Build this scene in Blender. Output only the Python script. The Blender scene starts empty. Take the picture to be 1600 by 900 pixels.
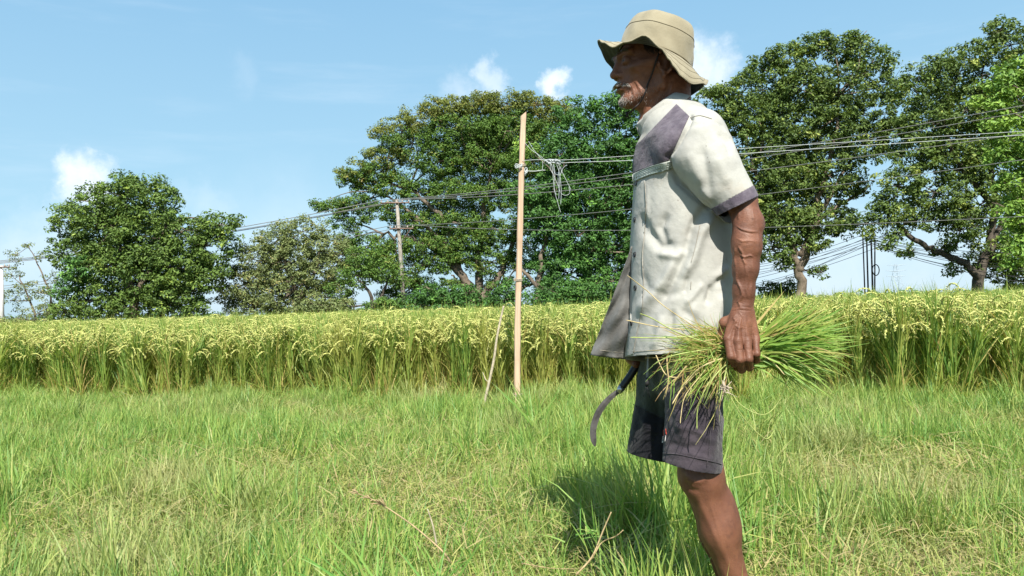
import bpy, bmesh, math, random
import numpy as np
from mathutils import Vector, Matrix
from mathutils.bvhtree import BVHTree
R = math.radians
SC = bpy.context.scene
COL = SC.collection

# ---------------------------------------------------------------- camera
FPX = 1230.0                      # focal length in photo pixels (photo is 1600 wide)
CAMH = 0.90
cam_d = bpy.data.cameras.new('camera')
cam_d.sensor_width = 36.0
cam_d.lens = 36.0 * FPX / 1600.0
cam_d.clip_start = 0.05
cam_d.clip_end = 3000.0
cam = bpy.data.objects.new('camera', cam_d)
COL.objects.link(cam)
CAMM = (Matrix.Rotation(R(90 + 1.5), 4, 'X') @ Matrix.Rotation(R(-1.8), 4, 'Z'))
CAMM.translation = Vector((0, 0, CAMH))
cam.matrix_world = CAMM
SC.camera = cam
C3 = CAMM.to_3x3()
C3N = np.array(C3)

# ---------------------------------------------------------------- light
SUN_EL, SUN_AZ = R(47), R(8)     # azimuth: degrees to the right of straight behind the camera
SUN_DIR = Vector((math.sin(SUN_AZ) * math.cos(SUN_EL), -math.cos(SUN_AZ) * math.cos(SUN_EL), math.sin(SUN_EL)))
sun_d = bpy.data.lights.new('sun', 'SUN')
sun_d.energy = 5.0
sun_d.angle = R(0.5)
sun_d.color = (1.0, 0.95, 0.86)
sun = bpy.data.objects.new('sun', sun_d)
COL.objects.link(sun)
sun.rotation_euler = SUN_DIR.to_track_quat('Z', 'Y').to_euler()
sun.location = (3, -6, 9)

SC.view_settings.view_transform = 'Standard'
SC.view_settings.look = 'None'
SC.view_settings.exposure = 0.82
SC.view_settings.gamma = 1.0
SC.render.engine = 'CYCLES'
SC.cycles.max_bounces = 6
SC.cycles.diffuse_bounces = 3
SC.cycles.transparent_max_bounces = 4
SC.cycles.caustics_reflective = False
SC.cycles.caustics_refractive = False

def at(px, py, Y):
    """photo pixel -> world point at distance Y"""
    d = C3 @ Vector(((px - 800.0) / FPX, (450.0 - py) / FPX, -1.0))
    return Vector((0, 0, CAMH)) + d * (Y / d.y)

def dirpx(px, py):
    d = C3 @ Vector(((px - 800.0) / FPX, (450.0 - py) / FPX, -1.0))
    return d.normalized()

def project(V):
    """world points (n,3) -> photo pixels"""
    q = (V - np.array([0, 0, CAMH])) @ C3N
    return 800.0 + FPX * q[:, 0] / -q[:, 2], 450.0 - FPX * q[:, 1] / -q[:, 2]

# ---------------------------------------------------------------- node helpers
class NT:
    def __init__(s, tree):
        s.t = tree; s.n = tree.nodes; s.l = tree.links
    def add(s, typ, **kw):
        nd = s.n.new(typ)
        for k, v in kw.items():
            if k.startswith('i_'):
                nd.inputs[k[2:].replace('_', ' ')].default_value = v
            else:
                setattr(nd, k, v)
        return nd
    def link(s, a, b): s.l.new(a, b)
    def val(s, sock, v):
        if isinstance(v, bpy.types.NodeSocket): s.l.new(v, sock)
        else: sock.default_value = v
    def math(s, op, a, b=0.0, clamp=False):
        nd = s.n.new('ShaderNodeMath'); nd.operation = op; nd.use_clamp = clamp
        s.val(nd.inputs[0], a); s.val(nd.inputs[1], b)
        return nd.outputs[0]
    def mix(s, fac, a, b, mode='MIX'):
        nd = s.n.new('ShaderNodeMix'); nd.data_type = 'RGBA'; nd.blend_type = mode
        s.val(nd.inputs[0], fac)
        for k, v in ((6, a), (7, b)):
            if isinstance(v, bpy.types.NodeSocket): s.l.new(v, nd.inputs[k])
            else: nd.inputs[k].default_value = (v[0], v[1], v[2], 1)
        return nd.outputs[2]
    def noise(s, vec, scale, detail=3.0, rough=0.55, out=0):
        nd = s.n.new('ShaderNodeTexNoise')
        if vec is not None: s.l.new(vec, nd.inputs['Vector'])
        nd.inputs['Scale'].default_value = scale
        nd.inputs['Detail'].default_value = detail
        nd.inputs['Roughness'].default_value = rough
        return nd.outputs[out]
    def ramp(s, fac, stops):
        nd = s.n.new('ShaderNodeValToRGB')
        s.val(nd.inputs[0], fac)
        cr = nd.color_ramp
        while len(cr.elements) < len(stops): cr.elements.new(0.5)
        for e, (p, c) in zip(cr.elements, stops):
            e.position = p
            e.color = (c, c, c, 1) if isinstance(c, (int, float)) else (c[0], c[1], c[2], 1)
        return nd.outputs[0]
    def smooth(s, v, lo, hi):
        nd = s.n.new('ShaderNodeMapRange'); nd.interpolation_type = 'SMOOTHSTEP'
        s.val(nd.inputs[0], v); nd.inputs[1].default_value = lo; nd.inputs[2].default_value = hi
        return nd.outputs[0]

def new_mat(name):
    m = bpy.data.materials.new(name); m.use_nodes = True
    m.node_tree.nodes.clear()
    t = NT(m.node_tree)
    out = t.add('ShaderNodeOutputMaterial')
    return m, t, out

def plain_mat(name, col, rough=0.6, var=0.25, scale=12.0, bump=0.0, bscale=60.0, metal=0.0, spec=0.4, bdist=0.002, col2=None):
    m, t, out = new_mat(name)
    tc = t.add('ShaderNodeTexCoord').outputs['Object']
    nz = t.noise(tc, scale, 4.0, 0.6)
    f = t.smooth(nz, 0.3, 0.7)
    dark = tuple(c * (1 - var) for c in col) if col2 is None else col2
    c = t.mix(f, dark, tuple(min(1, c * (1 + var * 0.5)) for c in col))
    b = t.add('ShaderNodeBsdfPrincipled')
    t.link(c, b.inputs['Base Color'])
    b.inputs['Roughness'].default_value = rough
    b.inputs['Metallic'].default_value = metal
    b.inputs['Specular IOR Level'].default_value = spec
    if bump > 0:
        bp = t.add('ShaderNodeBump'); bp.inputs['Strength'].default_value = bump
        bp.inputs['Distance'].default_value = bdist
        t.link(t.noise(tc, bscale, 5.0, 0.6), bp.inputs['Height'])
        t.link(bp.outputs[0], b.inputs['Normal'])
    t.link(b.outputs[0], out.inputs[0])
    return m

# ---------------------------------------------------------------- world: Nishita sky with clouds placed by direction
W = bpy.data.worlds.new('World'); SC.world = W; W.use_nodes = True
W.node_tree.nodes.clear()
t = NT(W.node_tree)
wout = t.add('ShaderNodeOutputWorld')
sky = t.add('ShaderNodeTexSky', sky_type='NISHITA')
sky.sun_disc = False
sky.sun_elevation = SUN_EL
sky.sun_rotation = math.atan2(SUN_DIR.x, SUN_DIR.y)
sky.air_density = 1.0; sky.dust_density = 0.8; sky.ozone_density = 1.2; sky.altitude = 10
geo = t.add('ShaderNodeTexCoord').outputs['Generated']
vn = t.add('ShaderNodeVectorMath', operation='NORMALIZE'); t.link(geo, vn.inputs[0])
D = vn.outputs[0]
warp = t.add('ShaderNodeTexNoise'); t.link(D, warp.inputs['Vector'])
warp.inputs['Scale'].default_value = 14.0; warp.inputs['Detail'].default_value = 6.0; warp.inputs['Roughness'].default_value = 0.62
wsub = t.add('ShaderNodeVectorMath', operation='SUBTRACT'); t.link(warp.outputs[1], wsub.inputs[0]); wsub.inputs[1].default_value = (.5, .5, .5)
wsc = t.add('ShaderNodeVectorMath', operation='SCALE'); t.link(wsub.outputs[0], wsc.inputs[0]); wsc.inputs['Scale'].default_value = 0.10
wad = t.add('ShaderNodeVectorMath', operation='ADD'); t.link(D, wad.inputs[0]); t.link(wsc.outputs[0], wad.inputs[1])
DW = wad.outputs[0]
# (px, py, radius px, softness, strength)
CLOUDS = [(116, 288, 36, .8, 1.0), (92, 294, 20, .7, .9), (125, 264, 18, 1., .6), (868, 132, 27, .7, 1.0), (846, 126, 16, .8, .8),
          (756, 132, 24, .9, .6), (712, 146, 26, 1.1, .4), (1085, 104, 44, .9, .95), (1122, 116, 32, .9, .8), (1060, 88, 32, .9, .5),
          (375, 125, 24, 1.2, .10), (320, 322, 34, 1.2, .28), (1290, 425, 110, 1.0, .45), (1230, 395, 60, .9, .45), (1500, 440, 120, 1.0, .35),
          (440, 470, 160, 1.0, .35), (60, 395, 60, 1.0, .4),
          (-350, 180, 120, .7, .8), (2050, 260, 160, .6, .9), (2300, 120, 90, .7, .7), (-700, 300, 150, .6, .9)]
acc = None
for (px, py, r, soft, st) in CLOUDS:
    dd = dirpx(px, py)
    ds = t.add('ShaderNodeVectorMath', operation='DISTANCE'); t.link(DW, ds.inputs[0]); ds.inputs[1].default_value = dd
    rr = r / FPX
    mk = t.math('MULTIPLY', t.smooth(ds.outputs['Value'], rr * (1 + soft * .5), rr * (1 - soft * .75)), st)
    acc = mk if acc is None else t.math('MAXIMUM', acc, mk)
# thin high cirrus streaks
mp = t.add('ShaderNodeMapping'); t.link(D, mp.inputs[0]); mp.inputs['Scale'].default_value = (1.2, 1.2, 9.0); mp.inputs['Rotation'].default_value = (0.12, 0.1, 0.3)
ci = t.smooth(t.noise(mp.outputs[0], 2.6, 5.0, 0.6), 0.5, 0.8)
acc = t.math('MAXIMUM', acc, t.math('MULTIPLY', ci, 0.16))
hue = t.mix(1.0, sky.outputs[0], (1.0, 1.12, 1.0), 'MULTIPLY')
sz = t.add('ShaderNodeSeparateXYZ'); t.link(D, sz.inputs[0])
haze = t.ramp(t.math('MULTIPLY', sz.outputs[2], 2.2), [(0.0, (3.1, 4.4, 5.3)), (.25, (2.6, 4.25, 5.4)), (.8, (1.8, 3.4, 4.95)), (1.0, (1.5, 3.1, 4.7))])
hue = t.mix(t.math('ADD', t.math('MULTIPLY', t.smooth(sz.outputs[2], .70, .36), .80), .10), hue, haze)
SKYF = 1.0
cl = t.noise(DW, 22.0, 4.0, .6)
ccol = t.mix(cl, (4.6, 5.6, 6.6), (6.6, 6.9, 7.2))
skyc = t.mix(acc, hue, ccol)
bg = t.add('ShaderNodeBackground'); bg.inputs['Strength'].default_value = 0.10
t.link(skyc, bg.inputs['Color']); t.link(bg.outputs[0], wout.inputs[0])

# ---------------------------------------------------------------- object helpers
def link(o, parent=None):
    COL.objects.link(o)
    if parent is not None: o.parent = parent
    return o

def tag(o, label=None, cat=None, group=None, kind=None):
    if label: o['label'] = label
    if cat: o['category'] = cat
    if group: o['group'] = group
    if kind: o['kind'] = kind
    return o

def empty(name, loc=(0, 0, 0)):
    o = bpy.data.objects.new(name, None); o.location = loc; o.empty_display_size = 0.1
    COL.objects.link(o); return o

def mesh_np(name, V, F, mats=None, smooth=True, fm=None):
    """V (n,3) array, F (m,k) int array of equal-size faces or list of faces"""
    me = bpy.data.meshes.new(name)
    if isinstance(F, np.ndarray):
        n, m, k = len(V), len(F), F.shape[1]
        me.vertices.add(n); me.vertices.foreach_set('co', np.ascontiguousarray(V, dtype=np.float32).ravel())
        me.loops.add(m * k); me.loops.foreach_set('vertex_index', np.ascontiguousarray(F, dtype=np.int32).ravel())
        me.polygons.add(m)
        me.polygons.foreach_set('loop_start', np.arange(0, m * k, k, dtype=np.int32))
        me.polygons.foreach_set('loop_total', np.full(m, k, dtype=np.int32))
        me.update(calc_edges=True)
    else:
        me.from_pydata([tuple(v) for v in V], [], F); me.update()
    me.polygons.foreach_set('use_smooth', np.full(len(me.polygons), smooth, dtype=bool))
    if fm is not None: me.polygons.foreach_set('material_index', np.asarray(fm, dtype=np.int32))
    for mt in (mats or []): me.materials.append(mt)
    return me

def ob(name, me, parent=None, loc=None):
    """objects keep world-space vertices; when the parent sits elsewhere the matrix cancels it"""
    o = bpy.data.objects.new(name, me); COL.objects.link(o)
    if parent is not None:
        o.parent = parent
        o.matrix_parent_inverse = parent_world(parent).inverted()
    return o

def parent_world(p):
    m = Matrix.Translation(p.location) if p.parent is None else parent_world(p.parent) @ p.matrix_parent_inverse @ Matrix.Translation(p.location)
    return m

class Geo:
    """collects triangles/quads/tubes into one mesh"""
    def __init__(s): s.V = []; s.F = []; s.n = 0; s.C = []
    def add(s, V, F, c=None):
        V = np.asarray(V, dtype=np.float64)
        s.V.append(V); s.F += [tuple(int(i) + s.n for i in f) for f in F]
        s.C.append(np.full(len(V), 0.5 if c is None else c)); s.n += len(V)
    def tube(s, pts, rad, sides=6, cap=True, c=None, squash=None):
        pts = [Vector(p) for p in pts]; n = len(pts)
        if not hasattr(rad, '__len__'): rad = [rad] * n
        V = []; F = []
        ref = None
        for i, p in enumerate(pts):
            d = (pts[min(i + 1, n - 1)] - pts[max(i - 1, 0)])
            d = d.normalized() if d.length > 1e-9 else Vector((0, 0, 1))
            if ref is None:
                ref = Vector((0, 1, 0)) if abs(d.y) < 0.8 else Vector((1, 0, 0))
            u = (ref - d * ref.dot(d)).normalized(); w = d.cross(u); ref = u
            for k in range(sides):
                a = 2 * math.pi * k / sides
                ca, sa = math.cos(a), math.sin(a)
                if squash: ca *= squash
                V.append(p + (u * ca + w * sa) * rad[i])
        for i in range(n - 1):
            for k in range(sides):
                a, b = i * sides + k, i * sides + (k + 1) % sides
                F.append((a, b, b + sides, a + sides))
        if cap:
            F.append(tuple(range(sides - 1, -1, -1))); F.append(tuple(range((n - 1) * sides, n * sides)))
        s.add([tuple(v) for v in V], F, c)
    def build(s, name, mats, parent=None, smooth=True):
        me = mesh_np(name, np.concatenate(s.V), s.F, mats, smooth)
        at_ = me.attributes.new('tint', 'FLOAT', 'POINT')
        at_.data.foreach_set('value', np.concatenate(s.C).astype(np.float32))
        return ob(name, me, parent)

def catmull(pts, m=6):
    pts = [Vector(p) for p in pts]
    out = []
    for i in range(len(pts) - 1):
        p0 = pts[max(i - 1, 0)]; p1 = pts[i]; p2 = pts[i + 1]; p3 = pts[min(i + 2, len(pts) - 1)]
        for k in range(m):
            u = k / m
            out.append(0.5 * ((2 * p1) + (p2 - p0) * u + (2 * p0 - 5 * p1 + 4 * p2 - p3) * u * u + (3 * p1 - p0 - 3 * p2 + p3) * u ** 3))
    out.append(pts[-1])
    return out
# ================================================================ ground
def leaf_mat(name, cols, trans=0.35, rough=0.5, patch=None, patch_scale=0.7, dry=None, spec=0.35, tint_stops=None, patch_lo=.5, patch_hi=.68):
    """plant material: 'tint' point attribute picks along cols, world-position noise picks patches"""
    m, t, out = new_mat(name)
    a = t.add('ShaderNodeAttribute', attribute_name='tint').outputs['Fac']
    rnd = t.add('ShaderNodeObjectInfo').outputs['Random']
    f = t.math('ADD', a, t.math('MULTIPLY', t.math('SUBTRACT', rnd, 0.5), 0.22), clamp=True)
    n = len(cols)
    c = t.ramp(f, [(i / (n - 1), cols[i]) for i in range(n)] if tint_stops is None else list(zip(tint_stops, cols)))
    pos = t.add('ShaderNodeNewGeometry').outputs['Position']
    if patch is not None:
        nz = t.noise(pos, patch_scale, 3.0, 0.6)
        c = t.mix(t.math('MULTIPLY', t.smooth(nz, patch_lo, patch_hi), 0.75), c, patch)
    b = t.add('ShaderNodeBsdfPrincipled'); t.link(c, b.inputs['Base Color'])
    b.inputs['Roughness'].default_value = rough; b.inputs['Specular IOR Level'].default_value = spec
    tr = t.add('ShaderNodeBsdfTranslucent')
    tc = t.mix(1.0, c, (1.25, 1.2, 0.6), 'MULTIPLY'); t.link(tc, tr.inputs['Color'])
    mx = t.add('ShaderNodeMixShader'); mx.inputs[0].default_value = trans
    t.link(b.outputs[0], mx.inputs[1]); t.link(tr.outputs[0], mx.inputs[2]); t.link(mx.outputs[0], out.inputs[0])
    return m

m, t, out = new_mat('soil')
pos = t.add('ShaderNodeNewGeometry').outputs['Position']
n1 = t.noise(pos, 1.3, 5, .6); n2 = t.noise(pos, 30, 5, .7)
c = t.mix(t.smooth(n1, .35, .65), (0.085, 0.075, 0.035), (0.16, 0.13, 0.065))
c = t.mix(t.smooth(n2, .4, .7), c, (0.06, 0.075, 0.025))
b = t.add('ShaderNodeBsdfPrincipled'); t.link(c, b.inputs['Base Color']); b.inputs['Roughness'].default_value = .95
bp = t.add('ShaderNodeBump'); bp.inputs['Strength'].default_value = .8; bp.inputs['Distance'].default_value = .02
t.link(n2, bp.inputs['Height']); t.link(bp.outputs[0], b.inputs['Normal']); t.link(b.outputs[0], out.inputs[0])
M_soil = m

def smooth_noise(x, y, s=1.0, seed=0):
    r = np.random.RandomState(seed); v = 0
    for k in range(5):
        a, b_, ph, ph2 = r.uniform(-1, 1), r.uniform(-1, 1), r.uniform(0, 6.28), r.uniform(0, 6.28)
        v = v + np.sin((x * a * 2 + y * b_ * 2) * s + ph) * np.cos((x * b_ - y * a) * 1.3 * s + ph2)
    return v / 5

def gz(x, y):
    return 0.02 * smooth_noise(np.asarray(x, float), np.asarray(y, float), 1.6, 5)

xs = np.concatenate([np.linspace(-1200, -16, 14), np.linspace(-14, 14, 141), np.linspace(16, 1200, 14)])
ys = np.concatenate([np.linspace(-600, -4, 8), np.linspace(-2, 16, 91), np.array([18, 22, 30, 45, 60, 90, 140, 220, 400, 700, 1200, 2000.])])
X, Y_ = np.meshgrid(xs, ys)
near = np.exp(-(np.abs(X) / 15) ** 6) * np.exp(-(np.abs(Y_) / 17) ** 6)
Z = gz(X, Y_) * near
V = np.stack([X.ravel(), Y_.ravel(), Z.ravel()], 1)
nx, ny = len(xs), len(ys)
ii, jj = np.meshgrid(np.arange(nx - 1), np.arange(ny - 1))
a = (jj * nx + ii).ravel()
F = np.stack([a, a + 1, a + 1 + nx, a + nx], 1)
o = ob('ground', mesh_np('ground', V, F, [M_soil])); tag(o, kind='structure')

# ================================================================ scatter by geometry nodes
def scatter(name, protos, P, rot, scl, idx, label=None, cat=None, kind='stuff'):
    coll = bpy.data.collections.new(name + '_kinds')
    for k, p in enumerate(protos):
        coll.objects.link(p)
    me = bpy.data.meshes.new(name)
    n = len(P)
    me.vertices.add(n); me.vertices.foreach_set('co', np.asarray(P, dtype=np.float32).ravel())
    a = me.attributes.new('irot', 'FLOAT_VECTOR', 'POINT'); a.data.foreach_set('vector', np.asarray(rot, dtype=np.float32).ravel())
    a = me.attributes.new('iscl', 'FLOAT_VECTOR', 'POINT'); a.data.foreach_set('vector', np.asarray(scl, dtype=np.float32).ravel())
    a = me.attributes.new('iidx', 'INT', 'POINT'); a.data.foreach_set('value', np.asarray(idx, dtype=np.int32))
    o = ob(name, me)
    ng = bpy.data.node_groups.new(name + '_nodes', 'GeometryNodeTree')
    ng.interface.new_socket('Geometry', in_out='INPUT', socket_type='NodeSocketGeometry')
    ng.interface.new_socket('Geometry', in_out='OUTPUT', socket_type='NodeSocketGeometry')
    N = ng.nodes; L = ng.links
    gi = N.new('NodeGroupInput'); go = N.new('NodeGroupOutput')
    ip = N.new('GeometryNodeInstanceOnPoints'); ci = N.new('GeometryNodeCollectionInfo')
    ci.inputs['Collection'].default_value = coll
    ci.inputs['Separate Children'].default_value = True; ci.inputs['Reset Children'].default_value = True
    def attr(nm, dt):
        nd = N.new('GeometryNodeInputNamedAttribute'); nd.data_type = dt; nd.inputs['Name'].default_value = nm
        return nd.outputs['Attribute']
    e2r = N.new('FunctionNodeEulerToRotation')
    L.new(attr('irot', 'FLOAT_VECTOR'), e2r.inputs[0])
    L.new(gi.outputs[0], ip.inputs['Points']); L.new(ci.outputs[0], ip.inputs['Instance'])
    ip.inputs['Pick Instance'].default_value = True
    L.new(attr('iidx', 'INT'), ip.inputs['Instance Index'])
    L.new(e2r.outputs[0], ip.inputs['Rotation']); L.new(attr('iscl', 'FLOAT_VECTOR'), ip.inputs['Scale'])
    L.new(ip.outputs[0], go.inputs[0])
    md = o.modifiers.new('scatter', 'NODES'); md.node_group = ng
    tag(o, label, cat, None, kind)
    return o

def blades_mesh(name, mat, specs, seg=4, mats=None):
    """specs rows: x,y,z, azimuth, length, width, lean, curl, tint, twist  -> curved strips ending in a point"""
    S = np.asarray(specs, float); n = len(S)
    x, y, z, az, Ln, wd, lean, curl, tint, tw = S.T
    dx, dy = np.cos(az), np.sin(az)
    sx, sy = -np.sin(az + tw), np.cos(az + tw)
    ang = lean.copy(); cx, cy, cz = x.copy(), y.copy(), z.copy()
    rows = []
    for k in range(seg + 1):
        u = k / seg
        w = wd * 0.5 * (1 - u ** 1.8) * (0.55 + 1.5 * min(u, 0.3)) if k < seg else wd * 0
        if k < seg:
            rows.append(np.stack([cx - sx * w, cy - sy * w, cz], 1)); rows.append(np.stack([cx + sx * w, cy + sy * w, cz], 1))
        else:
            rows.append(np.stack([cx, cy, cz], 1))
        st = Ln / seg
        cx = cx + dx * np.sin(ang) * st; cy = cy + dy * np.sin(ang) * st; cz = cz + np.cos(ang) * st
        ang = ang + curl / seg * (1 + k * .5)
    per = 2 * seg + 1
    V = np.stack(rows, 1).reshape(n * per, 3)
    base = np.arange(n)[:, None] * per
    F = []
    for k in range(seg - 1):
        q = np.array([2 * k, 2 * k + 1, 2 * k + 3, 2 * k + 2]); F.append(base + q)
    Fq = np.concatenate(F); Ft = base + np.array([2 * seg - 2, 2 * seg - 1, 2 * seg])
    faces = [tuple(f) for f in Fq.tolist()] + [tuple(f) for f in Ft.tolist()]
    return V, faces, np.repeat(tint, per)

def finish(name, V, faces, tint, mats, fm=None, smooth=True):
    me = mesh_np(name, V, faces, mats, smooth, fm)
    a = me.attributes.new('tint', 'FLOAT', 'POINT'); a.data.foreach_set('value', np.asarray(tint, dtype=np.float32))
    return me

M_grass = leaf_mat('grass_blades', [(0.46, 0.37, 0.19), (0.42, 0.46, 0.13), (0.235, 0.37, 0.08), (0.095, 0.23, 0.05)], .32, .5,
                   patch=(0.42, 0.39, 0.19), patch_scale=0.9, tint_stops=[0.05, .28, .6, .95], patch_lo=.50, patch_hi=.70)
rs = np.random.RandomState(11)
def grass_proto(nb, rad, lmin, lmax, wmin, wmax, leanmax, dryfrac, seed, tall=0.0):
    r = np.random.RandomState(seed)
    rr = rad * np.sqrt(r.uniform(0, 1, nb)); aa = r.uniform(0, 6.283, nb)
    L_ = r.uniform(lmin, lmax, nb); tint = np.clip(r.normal(.62, .17, nb), .2, 1)
    dry = r.uniform(0, 1, nb) < dryfrac
    lying = dry & (r.uniform(0, 1, nb) < .4)
    tint[dry] = r.uniform(0, .25, dry.sum()); L_[dry] *= r.uniform(.4, .9, dry.sum())
    lean = np.abs(r.normal(0, leanmax, nb)); lean[dry] += r.uniform(0, .7, dry.sum()); lean[lying] = r.uniform(1.15, 1.5, lying.sum())
    L_[lying] *= 1.4
    sp = np.stack([rr * np.cos(aa), rr * np.sin(aa), np.where(lying, r.uniform(.01, .09, nb), -.01), r.uniform(0, 6.283, nb), L_, r.uniform(wmin, wmax, nb),
                   lean, r.uniform(-.1, .9, nb), tint, r.uniform(-.9, .9, nb)], 1)
    V, Fc, ti = blades_mesh('grass_clump', None, sp)
    return bpy.data.objects.new('grass_clump', finish('grass_clump', V, Fc, ti, [M_grass]))
protos = []
for k in range(6): protos.append(grass_proto(46, .08, .08, .20, .003, .0065, .40, .20, 100 + k))     # ordinary
for k in range(3): protos.append(grass_proto(40, .09, .04, .12, .003, .006, .7, .66, 200 + k))         # short dry
for k in range(3): protos.append(grass_proto(34, .06, .16, .30, .0045, .0075, .24, .06, 300 + k))        # tall dark

def rice_edge(x):
    x = np.asarray(x, float)
    e = 7.35 - 0.31 * x + 0.20 * np.sin(x * 2.1 + 1) + .13 * np.sin(x * 5.3)
    e = e + 1.2 * np.exp(-((x - 2.45) / .42) ** 4)
    return np.clip(e, 5.2, 12.5)

P = []; idx = []; scl = []
g = 0.064
gy = 1.05
while gy < 12.5:
    half = 0.70 * gy + 0.5
    step = g * (0.85 + gy * 0.028)
    gx = np.arange(-half, half, step)
    xx = gx + rs.uniform(-.6, .6, len(gx)) * step; yy = gy + rs.uniform(-.6, .6, len(gx)) * step
    for x, y in zip(xx, yy):
        if y > rice_edge(x) + 0.8: continue
        P.append((x, y)); 
    gy += step
P = np.array(P)
dryn = smooth_noise(P[:, 0], P[:, 1], 1.5, 21) + .5 * smooth_noise(P[:, 0], P[:, 1], 4, 22)
# trampled dry patches where the photo has them
for (cx, cy, r_) in ((.15, 2.35, .33), (.75, 2.3, .3), (1.25, 2.5, .3), (-.7, 3.7, .5), (.05, 4.2, .4), (1.6, 3.6, .35), (-.2, 3.3, .25), (.95, 2.75, .22), (1.0, 2.35, .35), (1.6, 2.45, .35), (-1.6, 3.2, .4), (-1.3, 4.6, .45), (2.2, 4.2, .4), (.0, 2.7, .2)):
    dryn += 1.3 * np.exp(-((P[:, 0] - cx) ** 2 + (P[:, 1] - cy) ** 2) / r_ ** 2)
talln = smooth_noise(P[:, 0], P[:, 1], 2.0, 31)
talln += 1.6 * np.exp(-((P[:, 0] - .47) ** 2 / .20 ** 2 + (P[:, 1] - 2.9) ** 2 / .5 ** 2)) + .4 * np.exp(-((P[:, 0] - .6) ** 2 + (P[:, 1] - 6.4) ** 2) / 1.2 ** 2)
u = rs.uniform(0, 1, len(P))
idx = rs.randint(0, 6, len(P))
isdry = u < np.clip(.20 + 1.0 * dryn, .07, .88); idx[isdry] = 6 + rs.randint(0, 3, isdry.sum())
ist = (~isdry) & (rs.uniform(0, 1, len(P)) < np.clip(.10 + .55 * talln, .02, .6)); idx[ist] = 9 + rs.randint(0, 3, ist.sum())
s = rs.uniform(.7, 1.3, len(P)) * (1 + .22 * smooth_noise(P[:, 0], P[:, 1], 3, 41))
s *= np.clip(1.05 - .04 * np.maximum(0, P[:, 1] - 3.5), .72, 1.05)
s *= 1 + .5 * np.exp(-((P[:, 0] - .47) ** 2 / .22 ** 2 + (P[:, 1] - 2.9) ** 2 / .5 ** 2))
s *= np.where(P[:, 1] < 1.9, .8, 1.0)          # trodden short in front of the camera
s = np.where(np.abs(P[:, 0]) + P[:, 1] < 1.5, s * .7, s)
lean_dir = .12
rot = np.stack([rs.normal(0, .12, len(P)), rs.normal(.10, .13, len(P)), rs.uniform(0, 6.28, len(P))], 1)
PP = np.stack([P[:, 0], P[:, 1], gz(P[:, 0], P[:, 1])], 1)
wide = 1 + np.clip((P[:, 1] - 3) * .07, 0, .6)
scatter('grass', protos, PP, rot, np.stack([s * wide, s * wide, s], 1), idx, 'short green grass with dry yellow patches in front of the rice', None)

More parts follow.
